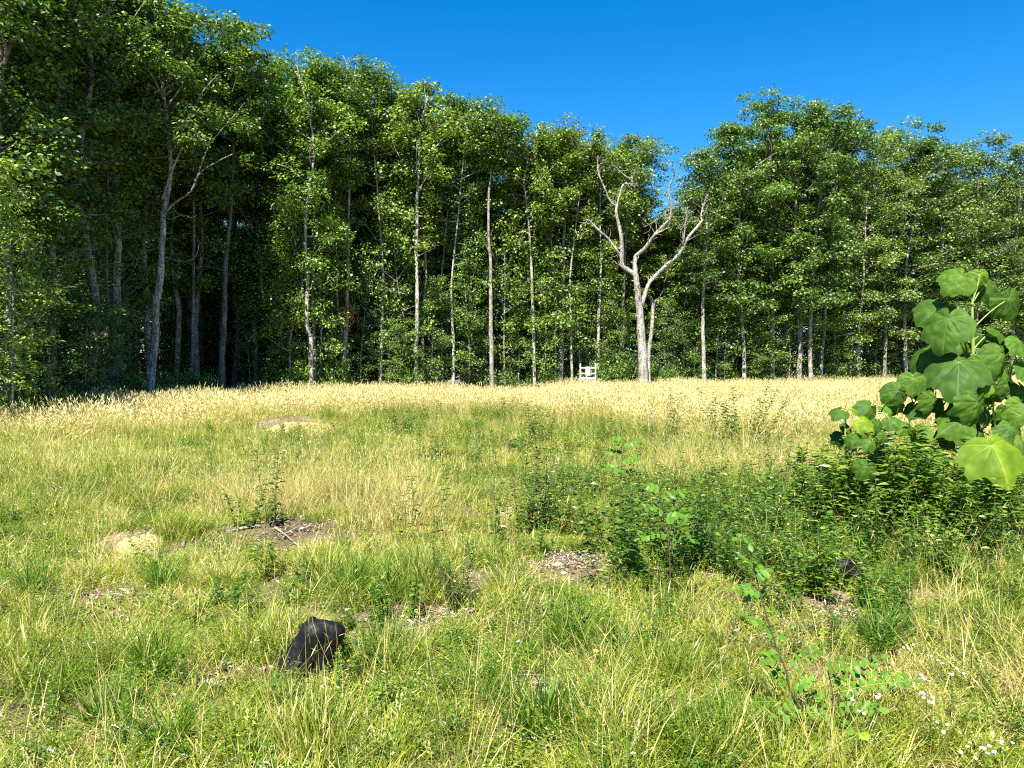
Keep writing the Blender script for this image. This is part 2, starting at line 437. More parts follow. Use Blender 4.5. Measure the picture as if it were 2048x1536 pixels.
def front_tree(seed, pts, rpx, dist, yb, R, label, lc='oak', tcol=1.0, top=None, topx=None, nb=32, sub=5, per=100, low=.55, airy=1.0, side=None, depth=None, rt=.25, clump=(.34, .72)):
    """pts: photo pixels of the trunk from the foot up; yb: row where foliage starts"""
    px0 = pts[0][0]
    if depth is None: depth = dist
    rng = np.random.default_rng(seed + 999)
    x0 = (px0 - 1024) / F * depth; z0 = H(x0, depth) - 0.05
    path = []
    for k, (px, py) in enumerate(pts):
        if k == 0: path.append((x0, depth, z0)); continue
        v = A(px, py, depth); path.append((v.x, depth + rng.normal(0, .12), v.z))
    lastx = pts[-1][0]
    if topx is None: topx = lastx + rng.normal(0, 4)
    ty = (sky_y(topx) if top is None else top)
    v = A(topx, ty, depth)
    zt = v.z - 1.25
    if zt > path[-1][2] + 1.0:
        m = (np.array(path[-1]) * .5 + np.array([v.x, depth, zt]) * .5); m[0] += rng.normal(0, .12)
        path += [tuple(m), (v.x, depth, zt)]
    path = np.array(path) - np.array([x0, depth, z0])
    # one extra point a little above the foot keeps the first pixel point from bending the base
    r0 = rpx / F * depth
    zb = A(px0, yb, depth).z - z0
    if tcol >= 1.1 and side is None and px0 > 500 and px0 < 1210: side = math.pi / 2
    W, Lf = grow(seed, path, r0, r0 * rt, zb, R, nb, sub, per, rng.choice([.14, .155, .17, .185]), low, airy, side, clump=clump)
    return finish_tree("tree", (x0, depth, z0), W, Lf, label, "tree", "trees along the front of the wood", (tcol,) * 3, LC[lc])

FT = [
 # pts, rpx, dist, yb, R, label, leafcol, tcol (bark tint, shade on shaded trunks painted in), kwargs
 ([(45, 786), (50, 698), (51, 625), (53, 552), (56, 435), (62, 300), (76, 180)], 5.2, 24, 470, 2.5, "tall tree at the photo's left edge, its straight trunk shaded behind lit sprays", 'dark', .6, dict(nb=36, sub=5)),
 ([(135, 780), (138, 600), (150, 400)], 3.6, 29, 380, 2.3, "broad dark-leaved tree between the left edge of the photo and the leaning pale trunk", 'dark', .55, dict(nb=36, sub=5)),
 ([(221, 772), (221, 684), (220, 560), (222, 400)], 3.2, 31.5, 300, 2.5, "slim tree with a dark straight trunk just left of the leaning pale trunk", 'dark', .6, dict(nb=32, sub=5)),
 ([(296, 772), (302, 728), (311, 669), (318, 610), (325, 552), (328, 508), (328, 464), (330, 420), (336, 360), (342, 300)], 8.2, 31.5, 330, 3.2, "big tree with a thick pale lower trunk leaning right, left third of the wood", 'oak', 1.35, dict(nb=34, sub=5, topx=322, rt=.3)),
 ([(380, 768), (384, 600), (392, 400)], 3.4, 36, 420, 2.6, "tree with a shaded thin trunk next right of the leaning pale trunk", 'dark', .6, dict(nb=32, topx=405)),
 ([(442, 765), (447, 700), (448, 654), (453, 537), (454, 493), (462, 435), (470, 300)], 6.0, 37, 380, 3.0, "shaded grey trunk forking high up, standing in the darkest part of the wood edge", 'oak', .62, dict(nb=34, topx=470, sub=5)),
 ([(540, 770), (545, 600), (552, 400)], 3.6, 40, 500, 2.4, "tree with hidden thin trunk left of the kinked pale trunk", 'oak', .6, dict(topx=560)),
 ([(622, 777), (623, 713), (622, 675), (614, 658), (616, 602), (613, 537), (614, 479), (617, 403), (626, 338), (632, 300)], 4.6, 37.5, 520, 2.5, "tree with a pale trunk that kinks sharply to the left low down", 'bright', 1.35, dict(topx=600, nb=34)),
 ([(629, 765), (628, 700), (626, 625), (627, 522)], 3.2, 38.5, 420, 2.2, "darker trunk standing close behind the kinked pale trunk", 'oak', .9, dict(topx=645)),
 ([(676, 765), (683, 675), (677, 600), (674, 540)], 3.0, 40, 450, 2.1, "thin trunk just left of the trunk with withered brown leaves", 'oak', 1.0, dict(topx=672)),
 ([(688, 770), (690, 698), (692, 640), (695, 596), (698, 537), (699, 487), (699, 403), (702, 353)], 4.6, 40, 330, 2.5, "pale-trunked tree carrying a bunch of withered brown leaves at mid trunk", 'oak', 1.3, dict(topx=705)),
 ([(759, 766), (762, 698), (765, 625), (768, 560)], 3.8, 41, 480, 2.3, "slim pale trunk next right of the trunk with withered brown leaves", 'oak', 1.25, dict(topx=740)),
 ([(834, 768), (831, 698), (834, 669), (836, 596), (834, 508), (834, 449), (834, 397), (837, 353), (841, 271)], 4.4, 41, 540, 2.3, "tree with a long pale wavy trunk visible almost to its pointed top", 'yellow', 1.35, dict(topx=857, airy=.75)),
 ([(841, 765), (845, 690), (849, 596), (851, 520)], 3.6, 42, 400, 2.1, "grey trunk leaning slightly right, crossing close behind the long wavy pale trunk", 'oak', .95, dict(topx=805)),
 ([(884, 765), (884, 680), (882, 581)], 3.2, 43, 430, 2.0, "dim grey trunk left of the whitest thin trunk", 'dark', .75, dict(topx=905)),
 ([(906, 760), (907, 684), (904, 625), (904, 558)], 3.1, 42.5, 540, 1.9, "thin whitish trunk, the whitest in the middle of the wood", 'oak', 1.5, dict(topx=935)),
 ([(983, 769), (983, 698), (981, 625), (981, 537), (978, 479), (978, 411), (982, 340)], 4.4, 42, 330, 2.4, "tall straight trunk left of centre with dark blotches, right of the dark boulders", 'oak', 1.0, dict(topx=985, rt=.12, airy=.9)),
 ([(1070, 763), (1067, 654), (1064, 566), (1061, 493), (1054, 420), (1048, 370)], 3.1, 43, 500, 2.3, "slender pale trunk that leans left as it rises, left of the thick grey trunk", 'yellow', 1.25, dict(topx=1060, nb=34)),
 ([(1112, 762), (1111, 690), (1110, 600)], 2.6, 44, 420, 1.9, "thin trunk touching the left side of the thick grey trunk", 'yellow', 1.1, dict(topx=1100)),
 ([(1120, 760), (1123, 669), (1126, 581), (1128, 478)], 5.6, 44, 380, 2.4, "thick grey furrowed trunk left of the white rail stand", 'yellow', .8, dict(topx=1125)),
 ([(1144, 757), (1142, 654), (1140, 560)], 2.6, 43.5, 440, 1.9, "thin pale trunk between the thick grey trunk and the white rail stand", 'yellow', 1.1, dict(topx=1170)),
 ([(1195, 760), (1196, 654), (1201, 581), (1202, 522)], 3.2, 44.5, 560, 1.9, "thin pale trunk just right of the white rail stand", 'yellow', 1.3, dict(topx=1205)),
 ([(1245, 760), (1246, 660), (1250, 500)], 3.0, 46, 480, 2.2, "leafy tree directly behind the left limbs of the bare dead tree", 'yellow', .9, dict(topx=1262, airy=.8)),
 ([(1345, 760), (1346, 660), (1344, 560)], 3.2, 48, 620, 1.9, "shorter tree under the gap of sky right of the bare dead tree", 'oak', .8, dict(topx=1345, top=405)),
 ([(1409, 766), (1407, 698), (1406, 600), (1412, 480)], 4.2, 44.5, 600, 2.3, "pale trunk right of the bare dead tree, its crown beside the gap of sky", 'oak', 1.15, dict(topx=1405, airy=.8)),
 ([(1489, 763), (1487, 698), (1484, 640), (1476, 584), (1478, 430)], 4.0, 46, 640, 2.7, "pale trunk bending left, second clear trunk right of the bare dead tree", 'oak', 1.2, dict(topx=1455, nb=36)),
 ([(1545, 760), (1546, 640), (1540, 450)], 4.6, 47, 600, 3.0, "broad-crowned tree making the left half of the highest crown on the right", 'oak', .7, dict(topx=1530, nb=40, sub=5)),
 ([(1598, 757), (1598, 669), (1590, 552), (1592, 400)], 4.8, 47, 650, 3.0, "thick mottled trunk under the highest crown on the right", 'oak', 1.0, dict(topx=1600, nb=40, sub=5)),
 ([(1621, 757), (1621, 690), (1620, 610), (1630, 450)], 4.3, 46.5, 620, 2.8, "mottled pale trunk touching the right side of the thick mottled trunk", 'dark', 1.1, dict(topx=1655, nb=36, sub=5)),
 ([(1639, 755), (1646, 669), (1655, 560)], 3.6, 48, 560, 2.4, "trunk leaning right in the right half, beside two mottled trunks", 'oak', .9, dict(topx=1690)),
 ([(1719, 754), (1719, 689), (1722, 560)], 3.0, 49, 660, 2.7, "tree on a short visible trunk left of the pair of splayed trunks", 'grey', .9, dict(topx=1735, nb=34, sub=5)),
 ([(1767, 753), (1767, 679), (1768, 560)], 3.6, 49.5, 660, 2.8, "grey trunk, the left one of a splayed pair near the large-leaved plant", 'grey', .9, dict(topx=1790, nb=36, sub=5)),
 ([(1811, 752), (1811, 715), (1809, 646), (1812, 520)], 4.0, 50, 640, 2.7, "tree with a short bright white trunk, nearest the left of the large-leaved plant", 'oak', 1.6, dict(topx=1845, nb=34, sub=5)),
 ([(1880, 752), (1880, 660), (1885, 500)], 4.0, 51, 660, 2.9, "round-crowned tree rising behind the left side of the large-leaved plant", 'grey', .8, dict(topx=1885, nb=36, sub=5)),
 ([(1950, 752), (1950, 660), (1955, 500)], 4.0, 52, 660, 3.0, "silvery-leaved tree rising straight behind the large-leaved plant", 'grey', .8, dict(topx=1955, nb=38, sub=5)),
 ([(2025, 752), (2025, 660), (2030, 500)], 4.0, 53, 660, 3.0, "last tree at the right edge of the photo, its top cut by open sky", 'grey', .8, dict(topx=2035, nb=38, sub=5)),
]
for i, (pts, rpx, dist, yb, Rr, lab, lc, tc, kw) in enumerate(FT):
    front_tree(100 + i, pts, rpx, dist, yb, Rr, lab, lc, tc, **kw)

# ---- trees behind the front row: shared meshes, each tree its own object
VAR = []
for k in range(9):
    rng = np.random.default_rng(40 + k)
    hgt = 17.0
    path = [(0, 0, 0)] + [(rng.normal(0, .28) , rng.normal(0, .28), hgt * f) for f in (.25, .5, .75)] + [(rng.normal(0, .5), rng.normal(0, .5), hgt)]
    W, Lf = grow(300 + k, path, .17 + .05 * rng.random(), .03, hgt * rng.uniform(.2, .42), rng.uniform(2.4, 3.2), 34, 6, 62, .18, low=.55, seg=7)
    VAR.append((W.mesh("trunk", M_BARK, True), Lf.mesh("crown", M_LEAF), 17.0))
def place_var(name, v, x, y, top_z, sxy, rz, label, cat, group, tcol, lcol):
    W, Lf, hh = v
    z = H(x, y) - .05
    r = finish_tree(name, (x, y, z), W, Lf, label, cat, group, tcol, lcol)
    r.rotation_euler = (0, 0, rz); r.scale = (sxy, sxy, (top_z - z) / (hh + .5))
    return r
LMS = [(-1000, "the left edge of the photo"), (305, "the leaning pale trunk"), (620, "the kinked pale trunk"), (834, "the long wavy pale trunk"), (983, "the straight blotched trunk"),
       (1122, "the thick grey trunk"), (1285, "the bare dead tree"), (1487, "the left-bending pale trunk"), (1610, "the paired mottled trunks"), (1810, "the short bright white trunk")]
ORD = ["first", "second", "third", "fourth", "fifth", "sixth", "seventh", "eighth", "ninth", "tenth"]
cnt = {}
def counted(px, noun):
    lm = [n for x, n in LMS if x <= px][-1]
    k = cnt.get((lm, noun), 0); cnt[(lm, noun)] = k + 1
    return "%s %s counting right from %s" % (ORD[min(k, 9)], noun, lm)
rng = random.Random(5)
rows = [(2.6, 58, 1.0), (5.6, 64, 1.0), (9.5, 64, 1.0), (14.5, 70, .97), (21, 82, .93), (30, 100, .9)]
for (dd, step, hf) in rows:
    px = -330 + rng.uniform(0, step)
    while px < 2380:
        q = px + rng.uniform(-.3, .3) * step
        px += step
        d = float(edge_d(q)) + dd + rng.uniform(-1.2, 1.2)
        cap = max(sky_y(q - 22), sky_y(q), sky_y(q + 22)) + 85
        zc = CAMZ - (cap - HZ) / F * d
        zt = min(zc, 19.5 * hf * rng.uniform(.88, 1.0))
        if q > -110 and (-50 < q < 2100 or dd < 12):
            lc = rng.choice(['oak', 'oak', 'dark', 'blue', 'yellow']) if q < 1300 else rng.choice(['oak', 'grey', 'yellow', 'oak', 'grey'])
            if q < 560: lc = rng.choice(['dark', 'dark', 'oak', 'blue'])
            tc = rng.choice([.5, .7, .9, 1.2])
            near = dd < 4
            place_var("tree", VAR[rng.randrange(9)], (q - 1024) / F * d, d, zt, rng.uniform(.75, .98), rng.uniform(0, 6.28),
                      counted(q, "second-row forest tree") if near else "forest tree deep in the wood, a dim trunk behind the front rows",
                      "tree", "trees of the second row" if near else "trees deep in the wood", (tc,) * 3, LC[lc])

# ---- understory: low leafy maples at the edge
SAP = []
for k in range(6):
    r2 = np.random.default_rng(70 + k)
    path = [(0, 0, 0), (r2.normal(0, .15), r2.normal(0, .15), 2.5), (r2.normal(0, .3), r2.normal(0, .3), 5), (r2.normal(0, .5), r2.normal(0, .5), 7.5)]
    W, Lf = grow(500 + k, path, .055, .012, 1.6, 2.1, 24, 6, 60, .14, low=.75, seg=6, clump=(.3, .6))
    SAP.append((W.mesh("trunk", M_BARK, True), Lf.mesh("crown", M_LEAF), 7.5))
# px, top row, width factor, leaf colour, depth offset before the edge (+ = behind it)
SAPS = [(-30, 330, .9, 'yellow', -1.0), (28, 430, .85, 'bright', -1.0), (95, 520, .9, 'oak', 0), (165, 590, .9, 'blue', .5), (235, 640, .8, 'dark', 1.5), (245, 430, .8, 'blue', 2.5),
        (500, 600, .8, 'dark', 1.5), (556, 470, .9, 'bright', .5), (585, 420, .9, 'bright', -.5), (640, 400, .8, 'bright', 0), (668, 600, .6, 'bright', .3), (725, 540, .8, 'blue', .6), (775, 470, .75, 'oak', .7),
        (800, 650, .9, 'bright', -.6), (812, 380, .8, 'bright', .3), (870, 560, .8, 'oak', .5), (895, 600, .7, 'oak', 1), (935, 540, .85, 'bright', .7), (958, 640, .7, 'oak', 1.5), (1010, 430, .85, 'yellow', .4), (1035, 560, .9, 'bright', .4), (1085, 500, .9, 'bright', 0),
        (1100, 380, .9, 'yellow', .8), (1160, 480, .8, 'oak', .8), (1172, 600, .7, 'bright', 1.2), (1215, 570, .9, 'yellow', .8), (1235, 620, .8, 'bright', .3), (1330, 600, .8, 'oak', 1.2), (1370, 560, 1.0, 'oak', 1), (1390, 640, .8, 'bright', 0),
        (1430, 470, 1., 'bright', 0), (1450, 590, 1., 'yellow', -.4), (1505, 530, 1., 'bright', .2), (1520, 650, .9, 'bright', -.4), (1560, 600, 1., 'oak', .2), (1575, 560, 1., 'bright', -.3), (1640, 640, .8, 'bright', 0), (1670, 560, 1., 'bright', .4), (1700, 500, 1.1, 'yellow', .5),
        (1745, 560, 1.1, 'grey', .8), (1790, 600, .9, 'oak', .6), (1840, 580, 1., 'grey', .6), (1860, 470, 1.2, 'grey', .9), (1930, 560, 1.2, 'grey', .6), (1990, 500, 1.2, 'grey', .6), (2040, 560, 1.2, 'grey', .2)]
for k, (px, top, wf, lc, do) in enumerate(sorted(SAPS)):
    d = float(edge_d(px)) + do
    x = (px - 1024) / F * d
    zt = CAMZ - (top - HZ) / F * d
    noun = {'bright': 'bright green understory sapling', 'oak': 'mid-green understory sapling', 'yellow': 'yellowish understory sapling', 'dark': 'dark green understory sapling', 'blue': 'bluish green understory sapling', 'grey': 'silvery understory sapling'}[lc]
    place_var("sapling", SAP[k % 6], x, d, zt, wf * max(.7, (zt + .3) / 8.5), k * 1.7, counted(px, noun), "sapling", "leafy saplings at the front of the wood", (1.1,) * 3, LC[lc])

# ---- shrubs at the foot of the wood
SHR = []
for k in range(5):
    r2 = np.random.default_rng(90 + k)
    W, Lf = MB(), MB()
    cc = []
    for s in range(16):
        az = r2.uniform(0, 6.28); l = r2.uniform(.5, 1.0)
        e = np.array([math.cos(az) * l * .6, math.sin(az) * l * .6, r2.uniform(.35, 1.0)])
        tube(W, smooth_path([(0, 0, 0), e * np.array([.4, .4, .6]), e], 4), [.012, .009, .006, .003], 3)
        cc += [e, e * .75 + r2.normal(0, .06, 3)]
    cc = np.array(cc); n = 1500
    ci = r2.integers(0, len(cc), n); off = r2.normal(0, .13, (n, 3)); P = cc[ci] + off
    P[:, 2] = np.abs(P[:, 2])
    N = unit(r2.normal(0, .4, (n, 3)) + np.array([0, 0, .8])); D = unit(r2.normal(0, 1, (n, 3)) + unit(off) + np.array([0, 0, -.1]))
    kites(Lf, P, D, N, r2.uniform(.07, .13, n), r2.uniform(.035, .06, n), np.clip(r2.normal(.5, .18, n), 0, 1))
    SHR.append((W.mesh("stem", M_BARK, True), Lf.mesh("foliage", M_LEAF)))
SHRUBS = [(18, 1.2, 1.3, 'dark', .3), (95, 1.0, 1.2, 'oak', .2), (170, 1.1, 1.3, 'dark', .1), (235, 1.3, 1.4, 'dark', .1), (268, .9, 1.1, 'dark', -.5), (345, 1.5, 1.6, 'bright', .5), (375, 1.3, 1.3, 'dark', .4), (405, 1.2, 1.2, 'bright', -.3), (520, 1.1, 1.2, 'dark', .5),
          (577, 1.9, 1.7, 'bright', -.5), (600, 1.5, 1.3, 'bright', -.7), (648, 1.8, 1.5, 'bright', .2), (668, 2.2, 1.4, 'bright', 0), (705, 1.6, 1.2, 'dark', .4), (790, 2.0, 1.5, 'dark', 1), (820, 2.2, 1.4, 'bright', 0), (855, 2.0, 1.4, 'oak', .2), (952, 1.5, 1.4, 'dark', 1.5),
          (1005, 1.6, 1.4, 'oak', .6), (1018, 1.2, 1.2, 'dark', .2), (1060, 1.2, 1.1, 'oak', .5), (1085, 1.5, 1.3, 'bright', .3), (1155, 1.5, 1.3, 'bright', 1), (1210, 1.5, 1.5, 'bright', .4), (1225, 2.1, 1.5, 'bright', .2), (1255, 2.2, 1.6, 'oak', .3), (1320, 1.7, 1.4, 'bright', .2), (1335, 1.3, 1.3, 'oak', -.3),
          (1385, 1.6, 1.4, 'oak', .6), (1430, 2.0, 1.5, 'oak', .6), (1460, 1.6, 1.4, 'bright', .4), (1515, 1.9, 1.4, 'oak', .3), (1560, 1.4, 1.4, 'dark', .5), (1610, 1.6, 1.4, 'bright', 0), (1660, 1.6, 1.4, 'oak', .3), (1700, 1.5, 1.5, 'dark', .5), (1745, 1.6, 1.4, 'oak', .4), (1795, 1.6, 1.4, 'dark', .4), (1850, 1.8, 1.5, 'oak', .3), (1905, 1.6, 1.5, 'oak', .3), (2000, 1.8, 1.5, 'oak', .3)]
for k, (px, hh, ww, lc, do) in enumerate(SHRUBS):
    d = float(edge_d(px)) + do; x = (px - 1024) / F * d
    W, Lf = SHR[k % 5]
    noun = {'bright': 'bright low shrub', 'oak': 'mid-green low shrub', 'dark': 'dark low shrub'}[lc]
    r = empty("shrub", (x, d, H(x, d) - .03), counted(px, noun), "shrub", "shrubs at the foot of the wood")
    a = link("stem", W, r); b = link("foliage", Lf, r); b.color = (*LC[lc], 1); a.color = (.7, .7, .7, 1)
    r.scale = (ww, ww, hh); r.rotation_euler = (0, 0, k * 2.1)

# ---- the bare dead tree and its broken neighbour
def bare(name, d, limbs, label, seed, zfix=None, mat=None, jit=.25):
    """limbs: list of (list of (px,py), r_start px, r_end px); first is the trunk"""
    rng = np.random.default_rng(seed)
    fx, fy = limbs[0][0][0]
    x0 = (fx - 1024) / F * d; z0 = H(x0, d) - .1
    root = empty(name, (x0, d, z0), label, "dead tree")
    o0 = np.array([x0, d, z0]); deps = {}
    for k, (pts, ra, rb) in enumerate(limbs):
        mb = MB(); P = []
        y = d; dy = rng.uniform(-jit, jit) * 1.2
        # limbs start in depth where they leave their parent
        key = tuple(pts[0]); y = deps.get(key, d)
        for j, (px, py) in enumerate(pts):
            if k == 0 and j == 0: P.append((x0, d, z0)); deps[(px, py)] = d; continue
            yy = y + (0 if k == 0 else dy * j * .6)
            v = A(px, py, yy); P.append((v.x, yy, v.z)); deps[(px, py)] = yy
        P = np.array(P) - o0
        n = max(6, len(pts) * 3)
        Q = smooth_path(P, n)
        sc = d / F
        rad = np.interp(np.linspace(0, 1, n), [0, .08, 1], [ra * (1.25 if k == 0 else 1.0) * sc, ra * sc, rb * sc])
        tube(mb, Q, rad, 12 if k == 0 else 7, .07, rng)
        if k > 0 and len(pts) > 2:
            for _ in range(len(pts) * 2):
                t = rng.integers(2, n - 1); q = Q[t]; dr = unit(rng.normal(0, 1, 3) + unit(Q[t] - Q[t - 1]) * .9 + np.array([0, 0, .5])); l = rng.uniform(.15, .8)
                tube(mb, smooth_path([q, q + dr * l * .5 + rng.normal(0, .05, 3), q + dr * l + np.array([0, 0, .06]) + rng.normal(0, .07, 3)], 5), np.linspace(min(.018, rad[t] * .6), .005, 5), 4)
        elif k == 0 and n > 18:
            for _ in range(7):
                t = rng.integers(3, n - 3); q = Q[t]; a_ = rng.uniform(3.1, 6.3); dr = np.array([math.cos(a_), math.sin(a_), .4]); tube(mb, [q, q + dr * rad[t] * 1.2, q + dr * rad[t] * 1.9], [.05, .04, .02], 5, .2, rng)
        link("trunk" if k == 0 else "limb", mb.mesh(name, mat or M_DEAD, True), root)
    return root
bare("dead_tree", 41.0, [
    ([(1288, 762), (1285, 715), (1282, 670), (1279, 625), (1275, 585), (1271, 553), (1269, 530), (1270, 513)], 9.6, 3.6),
    ([(1271, 553), (1262, 545), (1250, 537), (1243, 529), (1243, 494), (1240, 465), (1235, 445), (1231, 424), (1233, 414)], 5.4, 2.3),
    ([(1233, 414), (1225, 410), (1215, 396), (1211, 384), (1202, 365), (1196, 349), (1194, 334), (1195, 314)], 2.1, .7),
    ([(1233, 414), (1235, 404), (1240, 388), (1243, 375), (1250, 369), (1262, 371), (1269, 378)], 2.1, 1.1),
    ([(1262, 371), (1264, 365), (1248, 353), (1237, 343), (1228, 333)], 1.2, .6),
    ([(1264, 365), (1265, 353), (1272, 345)], .9, .5),
    ([(1243, 529), (1240, 513), (1229, 496), (1213, 476), (1200, 465), (1188, 453), (1178, 442), (1171, 441)], 3.0, 1.1),
    ([(1270, 513), (1279, 506), (1287, 499), (1297, 486), (1307, 472), (1321, 457), (1332, 447), (1338, 441), (1341, 427), (1341, 410), (1337, 392), (1337, 375), (1344, 359), (1347, 351), (1345, 343)], 3.8, .9),
    ([(1341, 410), (1350, 407), (1360, 408)], 1.1, .5),
    ([(1338, 441), (1334, 420), (1319, 437), (1299, 449), (1287, 455)], .8, .4),
    ([(1307, 472), (1315, 467), (1327, 461), (1338, 456)], 2.0, .6),
    ([(1279, 625), (1286, 600), (1291, 584), (1296, 569), (1308, 555), (1325, 537), (1343, 522), (1358, 508), (1366, 493), (1375, 476), (1390, 458), (1403, 442)], 4.4, 2.2),
    ([(1403, 442), (1400, 434), (1404, 416), (1413, 392)], 1.6, .6),
    ([(1400, 434), (1406, 430), (1413, 416)], .9, .4),
    ([(1366, 493), (1365, 486), (1368, 461), (1371, 435), (1374, 416)], 2.4, 1.0),
    ([(1365, 486), (1364, 470), (1360, 457), (1352, 443), (1342, 430)], 1.0, .5),
    ([(1325, 537), (1330, 528), (1334, 545), (1328, 565)], .7, .3),
], "tall bare dead tree with crooked whitish limbs standing at the front of the wood", 7)
bare("dead_tree", 42.0, [
    ([(1299, 760), (1297, 713), (1302, 669), (1305, 625), (1302, 596)], 3.9, 3.0),
    ([(1305, 625), (1309, 606), (1313, 598)], 1.2, .6),
], "short limbless dead trunk with a snapped top right behind the bare dead tree", 9)
# dead curved branches on the leaning tree: a part of that tree
lean = [o for o in C.objects if o.get("label", "").startswith("big tree with a thick pale")][0]
for pts, ra, rb in [([(333, 515), (350, 520), (366, 523), (380, 522), (395, 511), (401, 484)], 1.6, .6), ([(331, 436), (345, 440), (358, 434), (372, 431), (384, 437), (396, 433)], 1.5, .5),
                    ([(332, 430), (345, 414), (359, 403), (386, 383), (403, 349), (430, 330), (468, 311)], 2.6, .7), ([(386, 383), (403, 340), (420, 297), (444, 266), (475, 232)], 1.8, .6),
                    ([(328, 400), (345, 349), (366, 301), (369, 270), (388, 228), (410, 188), (441, 154)], 2.4, .7)]:
    mb = MB(); d = 31
    P = [np.array(A(px, py, 31.5 - .12 * j)) - np.array(lean.location) for j, (px, py) in enumerate(pts)]
    n = len(pts) * 3; tube(mb, smooth_path(P, n), np.linspace(ra, rb, n) * d / F, 6, .06, np.random.default_rng(3))
    o = link("limb", mb.mesh("limb", M_DEAD, True), lean)
# withered bunch on its tree
wt = [o for o in C.objects if o.get("label", "").startswith("pale-trunked tree carrying")][0]
r2 = np.random.default_rng(12); n = 150; mb = MB()
P = np.array(A(700, 628, 39.6))[None] + r2.normal(0, 1, (n, 3)) * np.array([.17, .12, .33]) - np.array(wt.location)
kites(mb, P, unit(r2.normal(0, .6, (n, 3)) + np.array([0, 0, -.7])), unit(r2.normal(0, 1, (n, 3))), .13, .08, r2.random(n))
o = link("withered_leaves", mb.mesh("withered_leaves", M_BROWNLEAF), wt); o["label"] = "bunch of withered brown leaves"

# saplings inside the wood and the far wood behind everything
rng = random.Random(11)
for k in range(150):
    q = rng.uniform(-200, 2250); d = float(edge_d(q)) + rng.choice([3, 6, 9, 13, 17, 22, 27]) + rng.uniform(-1.5, 1.5)
    x = (q - 1024) / F * d
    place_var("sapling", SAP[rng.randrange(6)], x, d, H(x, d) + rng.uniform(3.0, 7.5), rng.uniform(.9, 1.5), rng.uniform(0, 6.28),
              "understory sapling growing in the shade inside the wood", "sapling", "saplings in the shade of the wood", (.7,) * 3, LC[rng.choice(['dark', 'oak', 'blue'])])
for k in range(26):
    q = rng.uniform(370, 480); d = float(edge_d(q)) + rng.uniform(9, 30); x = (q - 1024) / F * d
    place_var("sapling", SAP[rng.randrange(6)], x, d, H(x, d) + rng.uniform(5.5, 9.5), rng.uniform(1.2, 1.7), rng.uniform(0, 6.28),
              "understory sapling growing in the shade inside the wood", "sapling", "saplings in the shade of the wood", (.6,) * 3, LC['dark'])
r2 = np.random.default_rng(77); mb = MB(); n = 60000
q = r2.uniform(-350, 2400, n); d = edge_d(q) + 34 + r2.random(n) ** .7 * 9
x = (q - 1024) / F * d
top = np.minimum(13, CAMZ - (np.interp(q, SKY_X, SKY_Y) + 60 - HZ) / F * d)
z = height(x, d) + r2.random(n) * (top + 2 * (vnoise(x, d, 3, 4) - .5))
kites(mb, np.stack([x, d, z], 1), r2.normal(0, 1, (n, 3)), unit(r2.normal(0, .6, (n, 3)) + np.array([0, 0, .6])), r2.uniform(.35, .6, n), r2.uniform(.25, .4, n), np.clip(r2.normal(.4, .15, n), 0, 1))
o = link("far_wood", mb.mesh("far_wood", M_LEAF)); o.color = (.4, .5, .5, 1)  # leaf colour darkened to stand in for canopy shade
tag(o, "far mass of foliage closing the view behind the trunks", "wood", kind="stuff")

# ================================================================== the meadow
M_GRASS = leafy("green_grass", [(0.0, (0.045, 0.105, 0.009)), (0.33, (0.12, 0.20, 0.016)), (0.6, (0.25, 0.30, 0.030)), (0.8, (0.37, 0.36, 0.065)), (1.0, (0.50, 0.41, 0.17))],
                trans=0.38, gloss=0.025, rough=.35, patch=0.9, patch_scale=0.7, rnd=.4)
M_TUSS = leafy("tussock_grass", [(0.0, (0.035, 0.095, 0.008)), (0.5, (0.085, 0.18, 0.014)), (0.85, (0.20, 0.30, 0.025)), (1.0, (0.42, 0.38, 0.11))], trans=0.38, gloss=0.012, rough=.5, rnd=.25)
M_STRAW = leafy("dry_grass", [(0.0, (0.19, 0.18, 0.03)), (0.5, (0.38, 0.31, 0.09)), (1.0, (0.54, 0.45, 0.19))], trans=0.3, gloss=0.02, patch=.4, patch_scale=.35, rnd=.4, tip=None)
M_STRAWG = leafy("ripe_grass", [(0.0, (0.08, 0.13, 0.012)), (0.4, (0.25, 0.25, 0.04)), (1.0, (0.42, 0.35, 0.10))], trans=0.3, gloss=0.02, patch=.35, patch_scale=.35, rnd=.4, tip=((0.60, 0.51, 0.24), .45, 1.0))
M_WEED = leafy("weed_leaf", [(0.0, (0.030, 0.08, 0.008)), (0.5, (0.075, 0.155, 0.013)), (1.0, (0.20, 0.27, 0.025))], trans=0.32, gloss=0.06, rough=.35, rnd=.35, patch=.3)
M_LIME = leafy("clover_leaf", [(0.0, (0.07, 0.14, 0.011)), (0.5, (0.19, 0.265, 0.022)), (1.0, (0.39, 0.40, 0.06))], trans=0.36, gloss=0.03, rough=.4, rnd=.35, patch=.6, patch_scale=.9)
M_STEM = leafy('weed_stem', [(0, (.05, .07, .02)), (1, (.16, .15, .06))], trans=.05, gloss=.02)
M_LITTER = leafy("dry_litter", [(0.0, (0.07, 0.05, 0.035)), (0.5, (0.27, 0.21, 0.15)), (0.85, (0.45, 0.37, 0.27)), (1.0, (0.55, 0.49, 0.40))], trans=0.05, gloss=0, rnd=.3)

